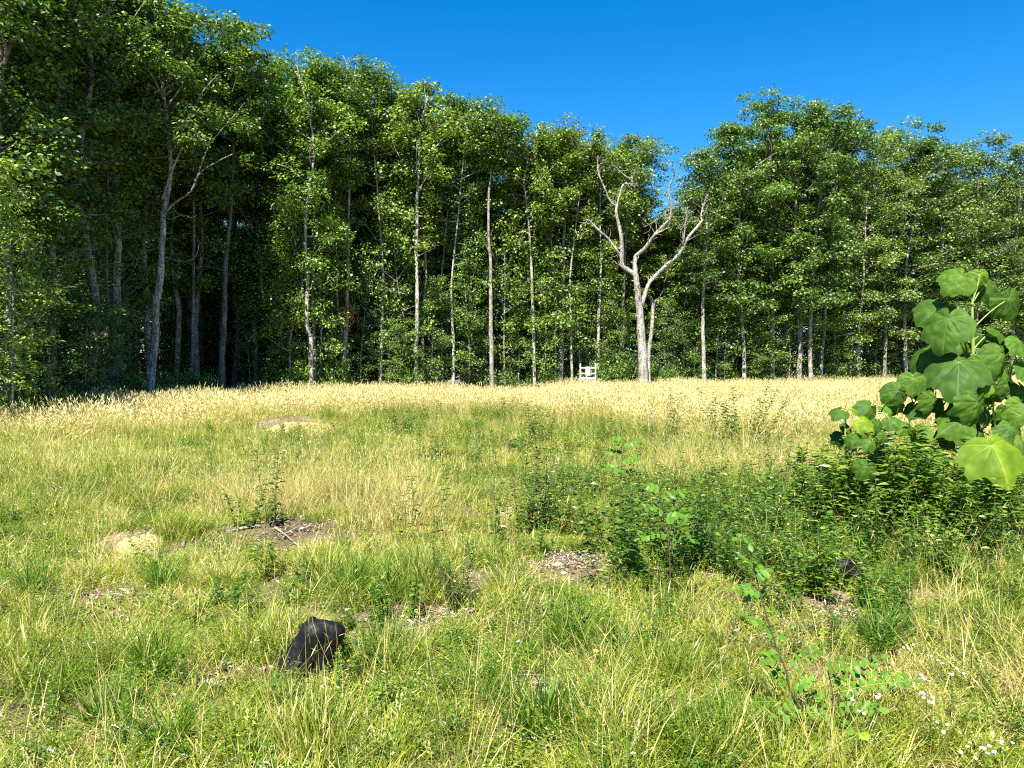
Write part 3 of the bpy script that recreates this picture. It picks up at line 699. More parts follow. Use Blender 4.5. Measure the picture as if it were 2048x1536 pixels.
def in_view(x, y, m=1.15, pad=.9): return (np.abs(x) < .662 * y * m + pad)
def scatter(name, pts, idx, rz, scl, protos, label, cat, tilt=0.12, seed=0):
    """one geometry-nodes object that sets copies of the plant meshes on the points"""
    r = np.random.default_rng(seed)
    n = len(pts)
    me = bpy.data.meshes.new(name); me.vertices.add(n); me.vertices.foreach_set("co", np.asarray(pts, float).ravel())
    a = me.attributes.new("idx", 'INT', 'POINT'); a.data.foreach_set("value", np.asarray(idx, np.int32))
    a = me.attributes.new("rot", 'FLOAT_VECTOR', 'POINT')
    a.data.foreach_set("vector", np.stack([r.normal(0, tilt, n), r.normal(0, tilt, n), rz], 1).astype(np.float32).ravel())
    a = me.attributes.new("scl", 'FLOAT_VECTOR', 'POINT'); a.data.foreach_set("vector", np.asarray(scl, np.float32).ravel())
    col = bpy.data.collections.new(name + "_plants")
    for k, p in enumerate(protos):
        o = bpy.data.objects.new("%s_plant_%02d" % (name, k), p); col.objects.link(o)
    ng = bpy.data.node_groups.new(name, 'GeometryNodeTree')
    ng.interface.new_socket("Geometry", in_out='INPUT', socket_type='NodeSocketGeometry')
    ng.interface.new_socket("Geometry", in_out='OUTPUT', socket_type='NodeSocketGeometry')
    N, L = ng.nodes.new, ng.links.new
    gi, go = N("NodeGroupInput"), N("NodeGroupOutput")
    ci = N("GeometryNodeCollectionInfo"); ci.inputs[0].default_value = col; ci.inputs[1].default_value = True; ci.inputs[2].default_value = True
    ip = N("GeometryNodeInstanceOnPoints"); ip.inputs["Pick Instance"].default_value = True
    def na(nm, ty):
        q = N("GeometryNodeInputNamedAttribute"); q.data_type = ty; q.inputs[0].default_value = nm; return q.outputs[0]
    L(gi.outputs[0], ip.inputs["Points"]); L(ci.outputs[0], ip.inputs["Instance"])
    L(na("idx", 'INT'), ip.inputs["Instance Index"]); L(na("rot", 'FLOAT_VECTOR'), ip.inputs["Rotation"]); L(na("scl", 'FLOAT_VECTOR'), ip.inputs["Scale"])
    L(ip.outputs[0], go.inputs[0])
    o = link(name, me); md = o.modifiers.new("plants", 'NODES'); md.node_group = ng
    return tag(o, label, cat, kind="stuff")

def tuft(seed, n, L, w, spread, th, curl, mat, tint=(.5, .2), dry=.1, heads=0, head_L=.07, head_w=.006, patch=0.0, name="tuft"):
    r = np.random.default_rng(seed); mb = MB()
    rad = np.sqrt(r.random(n)) * spread; a = r.uniform(0, 6.283, n)
    base = np.stack([np.cos(a) * rad, np.sin(a) * rad, np.full(n, -.02)], 1)
    az = a + r.normal(0, 1.0, n)
    ti = np.clip(r.normal(tint[0], tint[1], n), 0, 1); ti = np.where(r.random(n) < dry, r.uniform(.85, 1, n), ti)
    blades(mb, r, base, L * r.uniform(.45, 1.1, n), w * r.uniform(.7, 1.3, n), az, np.abs(r.normal(th, th * .6, n)), np.abs(r.normal(curl, curl * .6, n)), ti)
    if heads:
        a = r.uniform(0, 6.283, heads); rad = np.sqrt(r.random(heads)) * spread
        base = np.stack([np.cos(a) * rad, np.sin(a) * rad, np.full(heads, -.02)], 1)
        P, D = blades(mb, r, base, L * r.uniform(1.0, 1.7, heads), np.full(heads, w * .45), a, np.abs(r.normal(th, .15, heads)), np.abs(r.normal(.35, .2, heads)), r.uniform(.8, 1, heads))
        spikes(mb, P - D * .01, unit(D + r.normal(0, .15, (heads, 3))), head_L * r.uniform(.7, 1.3, heads), head_w, r.uniform(.88, 1, heads))
    return mb.mesh(name, mat)

def weed(seed, ns, hgt, leaf, lw, gap, mat, spread=.05, lean=.25, tint=(.5, .18), stem_r=.002, droop=.15, top=False, up=.35, simple=False, name="weed", whorl=2, taper=.5, sep=False):
    r = np.random.default_rng(seed); mb = MB(); mf = MB() if sep else mb
    PP, DD, NN, LL, TT = [], [], [], [], []
    for k in range(ns):
        a = r.uniform(0, 6.283); ra = spread * math.sqrt(r.random())
        b = np.array([math.cos(a) * ra, math.sin(a) * ra, -.02]); l = hgt * r.uniform(.6, 1.1)
        d = np.array([math.cos(a) * lean * r.random(), math.sin(a) * lean * r.random(), 1.0])
        e = b + d * l; m = (b + e) / 2 + r.normal(0, .04 * l, 3)
        P = smooth_path([b, m, e], 6)
        tube(mb, P, np.linspace(stem_r, stem_r * .4, 6), 3, tint=.35)
        m_ = max(3, int(l / gap)); ph = r.uniform(0, 6.28)
        for j in range(m_):
            f = .12 + .88 * (j + .5) / m_
            q = np.array([np.interp(f * 5, range(6), P[:, c]) for c in range(3)])
            sc = (1 - taper * f) * r.uniform(.75, 1.15)
            for h in range(whorl):
                an = ph + j * 1.6 + h * 6.283 / whorl + r.normal(0, .25)
                dd = np.array([math.cos(an), math.sin(an), up + r.normal(0, .15)])
                PP.append(q); DD.append(dd); NN.append(np.array([0, 0, 1.]) + r.normal(0, .25, 3) - .2 * dd); LL.append(leaf * sc); TT.append(r.normal(*tint))
    LL = np.array(LL)
    kites(mf, np.array(PP), np.array(DD), unit(np.array(NN)), LL, LL * lw, np.clip(TT, 0, 1), fold=.12, simple=simple, droop=droop)
    if sep: return mb.mesh('stem', M_STEM), mf.mesh('foliage', mat)
    return mb.mesh(name, mat)
def carpet(seed, n, rad, hgt, leaf, lw, mat, tint=(.5, .2), name="ground_cover"):
    r = np.random.default_rng(seed); mb = MB()
    a = r.uniform(0, 6.283, n); rr = np.sqrt(r.random(n)) * rad
    P = np.stack([np.cos(a) * rr, np.sin(a) * rr, hgt * r.random(n) * (1 - .5 * rr / rad)], 1)
    l = leaf * r.uniform(.6, 1.3, n)
    kites(mb, P, r.normal(0, 1, (n, 3)) * np.array([1, 1, .5]) + np.array([0, 0, .15]), unit(r.normal(0, .5, (n, 3)) + np.array([0, 0, 1.])), l, l * lw, np.clip(r.normal(*tint, n), 0, 1), fold=.12)
    return mb.mesh(name, mat)

def field(n, y0, y1, seed, power=1.0):
    r = np.random.default_rng(seed)
    y = np.sqrt(r.uniform(y0 ** 2, y1 ** 2, n)) if power == 1 else (y0 + (y1 - y0) * r.random(n) ** power)
    x = r.uniform(-1, 1, n) * (.662 * y * 1.13 + .8)
    return x, y, r
def gold_start(px): return np.interp(px, [-200, 0, 400, 600, 800, 1000, 1150, 1300, 1600, 2100], [15, 16, 17.5, 21, 24, 25, 21, 18, 15, 14.5])
def zones(x, y):
    px = col_of(x, y); n1 = vnoise(x, y, 1.6, 21); n2 = vnoise(x, y, .8, 22); n3 = vnoise(x, y, 4, 23)
    gold = np.clip((y - gold_start(px) + (n1 - .5) * 7 + (n2 - .5) * 4) / 6.0, 0, 1)
    e = lambda cx, cy, rx, ry: np.clip(1.5 - 1.5 * np.sqrt(((x - cx) / rx) ** 2 + ((y - cy) / ry) ** 2), 0, 1)
    tan = np.maximum.reduce([e(-2.6, 9.4, 1.3, 1.4) * .85, e(-1.4, 8.4, 1.0, 1.0) * .6, e(3.0, 3.9, .8, .8) * .55, e(3.4, 11.5, 2.2, 1.2) * .6])
    bare = np.maximum.reduce([e(-3.75, 7.45, .5, .5), e(-2.25, 7.35, 1.1, .6), e(-6.2, 21.0, 1.7, 3.0), e(.5, 6.2, .6, 1.15), e(-.75, 5.2, .7, .5), e(-2.85, 3.85, .55, .6), e(-.2, 5.9, .5, .5), e(-3.0, 5.6, .5, .3) * .8, e(1.4, 6.2, .4, .6) * .8,
                              e(1.75, 5.5, .35, .45) * .8, e(2.2, 5.3, .3, .5) * .8, e(-1.45, 4.2, .35, .25), e(.35, 4.1, .4, .25) * .8, e(-12.5, 14.6, 3, .8), e(.2, 5.3, .35, .3) * .7, e(1.0, 7.2, .5, .3) * .6])
    herb = np.maximum.reduce([e(3.0, 8.2, 2.3, 2.4), e(2.2, 6.3, 1.2, 1.6) * .8, e(.9, 10.5, 1.2, 1.8) * .8, e(4.4, 6.3, 1.6, 1.2) * .8, e(5.8, 8.4, 2.6, 2.4)])
    return px, gold, tan, bare, herb, n1, n2, n3
def keep_off(x, y): return edge_d(col_of(x, y)) + .3 > y
def put(name, x, y, idx, r, s, sz, protos, label, cat, tilt=.12, seed=0, sink=0.0):
    z = height(x, y) - sink
    scatter(name, np.stack([x, y, z], 1), idx, r.uniform(0, 6.283, len(x)), np.stack([s, s, sz], 1), protos, label, cat, tilt, seed)
    print(name, len(x))

# --- short grass close to the viewer
P1 = [tuft(1, 90, .17, .0042, .13, .45, .9, M_GRASS, (.55, .2), .15, 2, .03, .0022, name="short_grass_tuft"),
      tuft(2, 90, .22, .0040, .12, .35, .8, M_GRASS, (.42, .2), .10, 2, .035, .0022, name="short_grass_tuft"),
      tuft(3, 70, .26, .0050, .10, .30, .8, M_GRASS, (.35, .18), .05, 0, .04, .002, name="short_grass_tuft"),
      tuft(4, 80, .14, .0045, .15, .6, 1.1, M_GRASS, (.78, .15), .3, 3, .03, .002, name="short_grass_tuft"),
      tuft(5, 60, .30, .0045, .10, .3, .7, M_GRASS, (.6, .25), .25, 4, .045, .0025, name="short_grass_tuft")]
x, y, r = field(9500, 2.2, 11, 1001)
px, gold, tan, bare, herb, n1, n2, n3 = zones(x, y)
n4 = vnoise(x, y, .38, 31); n5 = vnoise(x, y, 1.1, 32)
k = r.random(len(x)) > np.maximum(bare * 1.2, herb * .55) + np.clip((.52 - n4) * 2.6, 0, .93)
x, y, n4, n5 = x[k], y[k], n4[k], n5[k]; m = len(x)
typ = np.where(n5 > .62, r.choice([1, 2, 2, 4], m), np.where(n5 < .4, r.choice([0, 3, 3], m), r.integers(0, 5, m)))
put("grass", x, y, typ, r, r.uniform(.8, 1.3, m), r.uniform(.6, 1.1, m) * np.interp(n4, [.3, .8], [.45, 1.45]), P1, "short green and yellowing grass covering the near ground", "grass", seed=1)
# --- middle grass
P2 = [tuft(11, 90, .26, .008, .22, .4, .9, M_GRASS, (.50, .2), .12, 2, .05, .004, name="meadow_tuft"),
      tuft(12, 90, .32, .008, .20, .35, .8, M_GRASS, (.40, .2), .10, 2, .05, .004, name="meadow_tuft"),
      tuft(13, 80, .22, .009, .24, .5, 1.0, M_GRASS, (.70, .18), .3, 3, .04, .004, name="meadow_tuft"),
      tuft(14, 70, .40, .007, .18, .3, .7, M_GRASS, (.6, .25), .3, 5, .06, .003, name="meadow_tuft")]
x, y, r = field(17000, 10, 34, 1002)
px, gold, tan, bare, herb, n1, n2, n3 = zones(x, y)
k = (r.random(len(x)) > np.maximum(bare * 1.15, herb * .4)) & (r.random(len(x)) > gold * .25) & keep_off(x, y)
x, y = x[k], y[k]; m = len(x)
n4 = vnoise(x, y, .8, 33)
put("grass", x, y, r.integers(0, 4, m), r, r.uniform(.8, 1.3, m), r.uniform(.6, 1.1, m) * np.interp(n4, [.25, .8], [.45, 1.5]), P2, "green meadow grass in the middle distance", "grass", seed=2)
# --- tall ripe grass at the back
P3 = [tuft(21 + q, 70, .62, .011, .28, .22, .5, M_STRAWG, (.5, .25), .2, 45, .13, .008, name="ripe_grass_tuft") for q in range(4)]
x, y, r = field(21000, 10.5, 60, 1003)
px, gold, tan, bare, herb, n1, n2, n3 = zones(x, y)
k = (r.random(len(x)) < gold * np.interp(y, [14, 26], [.55, 1.0])) & (r.random(len(x)) > bare) & keep_off(x, y)
x, y = x[k], y[k]; m = len(x)
n4 = vnoise(x, y, 1.3, 35)
put("tall_grass", x, y, r.integers(0, 4, m), r, r.uniform(.9, 1.4, m), r.uniform(.75, 1.2, m) * np.interp(n4, [.2, .8], [.62, 1.18]) * np.interp(y, [12, 24, 40], [.8, .78, .68]), P3, "tall ripe straw-coloured grass filling the back of the meadow", "grass", tilt=.1, seed=3)
# --- tan tall grass patches and loose straw stems in front
P4 = [tuft(31 + q, 40, .50, .0048, .16, .25, .6, M_STRAW, (.35, .25), .3, 14, .06, .0024, name="dry_grass_tuft") for q in range(3)] + [tuft(38, 12, .45, .0035, .10, .35, .6, M_STRAW, (.5, .2), .3, 4, .05, .0022, name="dry_grass_tuft")]
x, y, r = field(9000, 2.4, 15, 1004)
px, gold, tan, bare, herb, n1, n2, n3 = zones(x, y)
k = (r.random(len(x)) < tan * .75) & (r.random(len(x)) > bare)
x, y = x[k], y[k]; m = len(x)
put("tall_grass", x, y, r.integers(0, 3, m), r, r.uniform(.8, 1.2, m), r.uniform(.7, 1.3, m) * np.interp(y, [3, 7], [.6, 1.0]), P4, "tan dry grass in loose stands amid the green", "grass", seed=4)
x, y, r = field(1000, 2.4, 14, 1005)
px, gold, tan, bare, herb, n1, n2, n3 = zones(x, y)
k = r.random(len(x)) > bare
x, y = x[k], y[k]; m = len(x)
put("dry_stems", x, y, np.full(m, 3), r, r.uniform(.8, 1.3, m), r.uniform(.7, 1.3, m), P4, "thin straw stems with seed heads dotted through the near grass", "grass", seed=5)
P8 = [tuft(70 + q, 60, .22, .0035, .18, 1.35, .4, M_STRAW, (.45, .3), .3, 0, name="thatch") for q in range(2)]
x, y, r = field(3000, 2.3, 13, 1011)
px, gold, tan, bare, herb, n1, n2, n3 = zones(x, y)
k = (r.random(len(x)) < .35 + .5 * (vnoise(x, y, .6, 36) > .5)) & (r.random(len(x)) > bare * .6)
x, y = x[k], y[k]; m = len(x)
put("thatch", x, y, r.integers(0, 2, m), r, r.uniform(.8, 1.3, m), r.uniform(.5, 1.1, m), P8, "matted dead grass lying between the living tufts", "dead grass", tilt=.1, seed=11, sink=-.01)
# --- small leafy ground cover
P5 = [carpet(41, 260, .16, .07, .020, .5, M_LIME, (.5, .25)), carpet(42, 200, .14, .10, .026, .5, M_LIME, (.35, .2)), weed(43, 9, .16, .035, .32, .016, M_LIME, .07, .5, (.5, .2), .0012, name="ground_cover", simple=True),
      weed(44, 10, .24, .03, .3, .016, M_LIME, .08, .4, (.4, .2), .0013, name="ground_cover", simple=True), weed(45, 7, .20, .05, .35, .025, M_WEED, .06, .5, (.5, .2), .0015, name="ground_cover", simple=True)]
x, y, r = field(8500, 2.2, 13, 1006)
px, gold, tan, bare, herb, n1, n2, n3 = zones(x, y)
k = (r.random(len(x)) < .3 + .5 * (n1 > .5) + .3 * herb) & (r.random(len(x)) > bare * 1.1 + tan * .6)
x, y = x[k], y[k]; m = len(x)
put("ground_cover", x, y, r.integers(0, 5, m), r, r.uniform(.7, 1.3, m), r.uniform(.7, 1.3, m), P5, "small-leaved herbs and clover growing between the grass", "ground cover", seed=6)
# --- darker leafy herbs of the middle right
P6 = [weed(51, 7, .34, .08, .4, .035, M_WEED, .10, .5, (.45, .2), .002, name="leafy_herb"), weed(52, 8, .42, .075, .36, .03, M_WEED, .12, .5, (.35, .2), .002, name="leafy_herb"),
      weed(53, 6, .28, .075, .5, .045, M_WEED, .10, .7, (.6, .2), .002, name="leafy_herb"), weed(54, 6, .5, .06, .3, .03, M_WEED, .10, .4, (.4, .15), .002, name="leafy_herb")]
x, y, r = field(7000, 4.2, 14, 1007)
px, gold, tan, bare, herb, n1, n2, n3 = zones(x, y)
k = (r.random(len(x)) < herb * .65 + .02) & (r.random(len(x)) > bare)
x, y = x[k], y[k]; m = len(x)
put("leafy_herbs", x, y, r.integers(0, 4, m), r, r.uniform(.7, 1.25, m), r.uniform(.6, 1.15, m), P6, "dark green leafy herbs in a broad patch right of centre", "ground cover", seed=7)
# green weeds in the far green belt
x, y, r = field(2600, 13, 30, 1008)
px, gold, tan, bare, herb, n1, n2, n3 = zones(x, y)
k = (r.random(len(x)) < .30 * (1 - gold) * (px > 500) + .05) & (r.random(len(x)) > bare) & keep_off(x, y)
x, y = x[k], y[k]; m = len(x)
put("leafy_herbs", x, y, r.integers(0, 4, m), r, r.uniform(1.2, 2.0, m), r.uniform(.8, 1.4, m), P6, "scattered green weeds in the meadow before the ripe grass", "ground cover", seed=8)
# --- litter: chips and dead stalks on the bare ground
r = np.random.default_rng(61)
P7 = []
for q in range(3):
    mb = MB(); n = 70
    a = r.uniform(0, 6.283, n); rr = np.sqrt(r.random(n)) * .14
    P = np.stack([np.cos(a) * rr, np.sin(a) * rr, r.uniform(0, .02, n)], 1); l = r.uniform(.008, .075, n) * r.uniform(.4, 1, n)
    kites(mb, P, r.normal(0, 1, (n, 3)) * np.array([1, 1, .3]), unit(r.normal(0, .35, (n, 3)) + np.array([0, 0, 1.])), l, np.minimum(l * .5, r.uniform(.004, .014, n)), r.random(n), fold=.3)
    P7.append(mb.mesh("chips", M_LITTER))
x, y, r = field(14000, 2.3, 24, 1009)
px, gold, tan, bare, herb, n1, n2, n3 = zones(x, y)
k = (r.random(len(x)) < bare * .95 + .10 * (y < 9)) & (y < 16)
x, y = x[k], y[k]; m = len(x)
put("litter", x, y, r.integers(0, 3, m), r, r.uniform(.8, 1.4, m), r.uniform(.8, 1.4, m), P7, "dry wood chips and dead stalks lying on the bare patches", "litter", tilt=.05, seed=9)

# ================================================================== separate things in the meadow
def solid(name, stops, scale=8, rough=.8, bump=.5, spec=.3, coord='Object', detail=6, bdist=.02):
    m, t, new, lk = nodes(name)
    out = new("ShaderNodeOutputMaterial"); p = new("ShaderNodeBsdfPrincipled"); p.inputs['Roughness'].default_value = rough
    p.inputs['Specular IOR Level'].default_value = spec
    tc = new("ShaderNodeTexCoord"); n = new("ShaderNodeTexNoise"); n.inputs['Scale'].default_value = scale; n.inputs['Detail'].default_value = detail; n.inputs['Roughness'].default_value = .7
    lk(tc.outputs[coord], n.inputs['Vector']); r = ramp(new, stops); lk(n.outputs['Fac'], r.inputs[0]); lk(r.outputs[0], p.inputs['Base Color'])
    b = new("ShaderNodeBump"); b.inputs['Strength'].default_value = bump; b.inputs['Distance'].default_value = bdist; lk(n.outputs['Fac'], b.inputs['Height']); lk(b.outputs[0], p.inputs['Normal'])
    lk(p.outputs[0], out.inputs[0]); return m

# ---- white rail stand with its board, at the edge of the wood
M_WHITE = solid("white_paint", [(.3, (.55, .55, .52)), (.7, (.68, .68, .65))], 6, .5, .1)
M_BLUE = solid("blue_grey_print", [(.3, (.20, .25, .34)), (.7, (.26, .30, .38))], 6, .6, .1)
def box(mb, x0, x1, y0, y1, z0, z1, bev=.004):
    xs = [x0, x0 + bev, x1 - bev, x1]
    b = bpy.data.meshes.new("tmp"); bm = bmesh.new()
    bmesh.ops.create_cube(bm, size=1); bmesh.ops.scale(bm, vec=(x1 - x0, y1 - y0, z1 - z0), verts=bm.verts); bmesh.ops.translate(bm, vec=((x0 + x1) / 2, (y0 + y1) / 2, (z0 + z1) / 2), verts=bm.verts)
    bmesh.ops.bevel(bm, geom=list(bm.edges), offset=bev, segments=1, affect='EDGES'); bmesh.ops.triangulate(bm, faces=bm.faces)
    v = [tuple(q.co) for q in bm.verts]; bm.verts.index_update(); t = [[q.index for q in f.verts] for f in bm.faces]; bm.free(); bpy.data.meshes.remove(b)
    mb.add(v, t=t)
D0 = 41.0; u = D0 / F
sx = (1175 - 1024) * u; sz = H(sx, D0)
st = empty("rail_stand", (sx, D0, sz), "small white wooden stand of posts and rails holding a white board before the trees", "stand")
Z = lambda py: CAMZ - (py - HZ) * u - sz
X = lambda px: (px - 1024) * u - sx
def part(name, parent, x0, x1, y0, y1, z0, z1, mat, bev=.004):
    mb = MB(); box(mb, x0, x1, y0, y1, z0, z1, bev); return link(name, mb.mesh(name, mat), parent)
for a in (1159.3, 1189.6): part("post", st, X(a), X(a + 2.6), -.03, .03, -.1, Z(727), M_WHITE)
part("rail", st, X(1159.5), X(1192), -.055, -.032, Z(736.8), Z(734.6), M_WHITE)
part("rail", st, X(1159.5), X(1192), -.055, -.032, Z(748), Z(745.8), M_WHITE)
part("rail", st, X(1159.5), X(1192), -.055, -.032, Z(758.5), Z(754.6), M_WHITE)
part("post", st, X(1172), X(1174), -.095, -.06, -.1, Z(751), M_WHITE)
bd = part("board", st, X(1170.8), X(1180), -.12, -.098, Z(750.8), Z(733.6), M_WHITE)
mb = MB()                                      # the emblem: a blue-grey arc over a bar
ar = [(math.cos(a) * .055, math.sin(a) * .045) for a in np.linspace(math.pi, 2 * math.pi, 9)]
ai = [(x * .45, y * .3) for x, y in ar]
vv = [(X(1175.4) + x, -.1225, Z(741) + y) for x, y in ar] + [(X(1175.4) + x, -.1225, Z(741) + y) for x, y in ai]
mb.add(vv, q=[[i, i + 1, i + 10, i + 9] for i in range(8)])
vv = [(X(1175.4) + x, -.1225, Z(741) + y) for x, y in ((-.045, .015), (.045, .015), (.045, .03), (-.045, .03))]; mb.add(vv, q=[[0, 1, 2, 3]])
link("emblem", mb.mesh("emblem", M_BLUE), bd)
mb = MB(); vv = [(X(1172.9) + math.cos(a) * .028, -.0975, Z(756.6) + math.sin(a) * .028) for a in np.linspace(0, 6.283, 10)[:-1]]
mb.add([(X(1172.9), -.0975, Z(756.6))] + vv, t=[[0, i + 1, (i + 1) % 9 + 1] for i in range(9)]); link("mark", mb.mesh("mark", M_BLUE), st)

# ---- boulders in the shade of the wood
M_ROCK = solid("dark_boulder", [(.3, (.05, .055, .045)), (.6, (.13, .13, .11)), (.8, (.20, .21, .17))], 4, .9, .8)
def rock_mesh(seed, sx, sy, sz, mat, name, amp=.18, freq=1.6, sub=4, flat=0.5):
    from mathutils import noise
    bm = bmesh.new(); bmesh.ops.create_icosphere(bm, subdivisions=sub, radius=1)
    for v in bm.verts:
        n = noise.fractal(v.co * freq + Vector((seed * 3.1, 0, seed)), 1, 2, 4)
        vor = noise.voronoi(v.co * freq * 1.3 + Vector((seed, 2, 0)))[0]
        v.co *= 1 + amp * n + amp * .6 * (vor[1] - vor[0])
        v.co = Vector((v.co.x * sx, v.co.y * sy, v.co.z * sz))
    me = bpy.data.meshes.new(name); bm.to_mesh(me); bm.free(); me.materials.append(mat)
    return me
for (px, py, d, a, b, c, lab, rz) in [(912, 752, 43.0, .75, .55, .55, "larger dark boulder in the shade at the foot of the wood, left of centre", .3), (870, 755, 44.5, .45, .4, .3, "smaller dark boulder left of the larger one, in the shade of the wood", 1.2)]:
    x = (px - 1024) / F * d
    me = rock_mesh(int(px), a, b, c, M_ROCK, "boulder")
    o = link("boulder", me, None, (x, d, H(x, d) + c * .8)); o.rotation_euler = (0, .25, rz); tag(o, lab, "boulder")

# ---- clay lumps, stones
M_CLAY = solid("pale_clay", [(.3, (.15, .115, .045)), (.5, (.33, .27, .12)), (.75, (.42, .35, .18))], 14, .95, .9, .1)
def clay_mesh(seed, rx, ry, hz, name):
    from mathutils import noise
    n = 46; mb = MB(); g = np.linspace(-1, 1, n); Xg, Yg = np.meshgrid(g, g); Zg = np.zeros_like(Xg)
    for i in range(n):
        for j in range(n):
            x, y = Xg[i, j], Yg[i, j]; rr = math.sqrt(x * x + y * y)
            base = max(0, 1 - rr ** 2.6) ** .6 if rr < 1 else 0
            dd, _ = noise.voronoi(Vector((x * 3.6 * rx / .3 + seed, y * 3.6 * ry / .3, 0)))
            crack = min(1, (dd[1] - dd[0]) * 5)
            Zg[i, j] = hz * base * (.86 + .25 * noise.noise(Vector((x * 1.7, y * 1.7, seed))) + .28 * crack - .18) - .03 + .006 * noise.noise(Vector((x * 9, y * 9, seed)))
    i = (np.arange(n - 1)[:, None] * n + np.arange(n - 1)[None, :]).reshape(-1)
    mb.add(np.stack([Xg * rx, Yg * ry, Zg], -1), np.stack([i, i + 1, i + 1 + n, i + n], 1))
    return mb.mesh(name, M_CLAY, True)
p = G(272, 1103); o = link("clay_mound", clay_mesh(3, .30, .22, .17, "clay_mound"), None, (p.x, p.y + .1, p.z - .02)); tag(o, "cracked pale yellow lump of dry clay in the grass, left of the wood-chip patch", "clay mound")
p = G(603, 868); o = link("clay_mound", clay_mesh(8, 1.15, .9, .34, "clay_mound"), None, (p.x, p.y + .3, H(p.x, p.y) - .02)); tag(o, "low spread of bare pale yellow soil far back in the meadow, left of centre", "clay mound")
M_STONE = solid("pale_stone", [(.3, (.35, .32, .27)), (.7, (.6, .57, .5))], 20, .9, .5)
for (px, py, a, lab) in [(1116, 1134, .035, "small pale stone at the head of the bare clay patch right of centre"), (1128, 1150, .022, "tiny pale stone just below the other small pale stone on the bare clay"), (1095, 1390, .03, "flat grey stone half hidden in grass at the bottom, right of centre")]:
    p = G(px, py); me = rock_mesh(px, a, a * .8, a * .6, M_STONE, "stone", sub=3); o = link("stone", me, None, (p.x, p.y, p.z + a * .3)); tag(o, lab, "stone")

# ---- charred stump
M_CHAR = solid("charred_wood", [(.40, (.003, .003, .004)), (.55, (.008, .008, .009)), (.66, (.022, .015, .012)), (.78, (.07, .045, .03))], 6, .5, .6, .22, bdist=.03)
def gnarled(mb, P, rads, seed, seg=30, flat=.8, amp=.16):
    P = smooth_path(P, 26); n = 26; rad = np.interp(np.linspace(0, 1, n), np.linspace(0, 1, len(rads)), rads)
    T = unit(np.gradient(P, axis=0)); U = unit(np.cross(T, np.array([0, 1.0, .1]))); V = np.cross(T, U)
    a = np.arange(seg) / seg * 2 * math.pi
    aa, ii = np.meshgrid(a, np.arange(n))
    groove = 1 + amp * (vnoise(np.cos(aa) * 2.2 + 5, np.sin(aa) * 2.2 + ii * .05, .8, seed) - .5) * 2 + amp * .5 * (vnoise(np.cos(aa) * 5 + 3, np.sin(aa) * 5 + ii * .12, .8, seed + 1) - .5) * 2
    rr = rad[:, None] * groove
    ring = P[:, None, :] + rr[..., None] * (np.cos(aa)[..., None] * U[:, None, :] * 1.0 + np.sin(aa)[..., None] * V[:, None, :] * flat)
    i = np.arange(n - 1)[:, None] * seg; j = np.arange(seg)[None, :]; j2 = (j + 1) % seg
    q = np.stack([i + j, i + j2, i + seg + j2, i + seg + j], -1).reshape(-1, 4)
    v = np.concatenate([ring.reshape(-1, 3), P[-1:]]); t = np.stack([np.full(seg, n * seg), (n - 1) * seg + np.arange(seg), (n - 1) * seg + (np.arange(seg) + 1) % seg], -1)
    mb.add(v, q, t)
p = G(612, 1362)
sroot = empty("tree_stump", (p.x, p.y, p.z), "charred black stump leaning right out of the grass, left of the bottom centre", "stump")
def charred(caps, seed, sub=5, k=.035, rough=.012):
    """one lump grown round a skeleton of capsules, its skin furrowed along the grain"""
    from mathutils import noise
    caps = [(np.array(a, float), np.array(b, float), ra, rb) for a, b, ra, rb in caps]
    bm = bmesh.new(); bmesh.ops.create_icosphere(bm, subdivisions=sub, radius=1); bm.verts.ensure_lookup_table()
    Dv = unit(np.array([v.co[:] for v in bm.verts])); c0 = (caps[0][0] + caps[0][1]) / 2
    def sdf(p):
        out = None
        for a, b, ra, rb in caps:
            t = np.clip(((p - a) @ (b - a)) / ((b - a) @ (b - a)), 0, 1); q = a + t[:, None] * (b - a)
            d = np.linalg.norm((p - q) * np.array([1, 1.15, 1]), axis=1) - (ra + (rb - ra) * t)
            if out is None: out = d
            else:
                h = np.clip(.5 + .5 * (out - d) / k, 0, 1); out = out * (1 - h) + d * h - k * h * (1 - h)
        return out
    lo = np.zeros(len(Dv)); hi = np.full(len(Dv), .6)
    for _ in range(22):
        m = (lo + hi) / 2; inside = sdf(c0 + Dv * m[:, None]) < 0; lo = np.where(inside, m, lo); hi = np.where(inside, hi, m)
    ax = unit(caps[0][1] - caps[0][0])
    for v, d, r in zip(bm.verts, Dv, lo):
        p = c0 + d * r; al = float(p @ ax); w_ = p - al * ax
        q = Vector((w_[0] * 26, w_[1] * 26, w_[2] * 26 + al * 5))
        f = rough * (noise.noise(q) * 1.6 + noise.noise(q * 2.3) * .9) + rough * .8 * noise.noise(Vector(p) * 12)
        vor = noise.voronoi(Vector(p) * 16)[0]; f -= .006 * max(0, 1 - (vor[1] - vor[0]) * 5)
        v.co = Vector(p + d * f)
    me = bpy.data.meshes.new("trunk"); bm.to_mesh(me); bm.free(); me.materials.append(M_CHAR)
    me.polygons.foreach_set("use_smooth", np.ones(len(me.polygons), bool)); return me
link("trunk", charred([((-.13, 0, -.06), (.04, 0, .24), .105, .085), ((-.02, .02, -.06), (.12, .02, .20), .10, .058), ((.03, .01, .255), (.15, .02, .25), .075, .055), ((-.16, -.03, -.08), (-.05, -.05, .08), .09, .06)], 4, rough=.010, k=.02), sroot)
link("root", charred([((.16, .02, -.03), (.27, -.01, .05), .06, .03), ((.2, .0, .04), (.25, .02, .09), .035, .02)], 5, 4), sroot)
p = G(1690, 1172)
o2 = empty("tree_stump", (p.x, p.y, p.z), "low dark broken stump nearly hidden in the green herbs, right of centre", "stump")
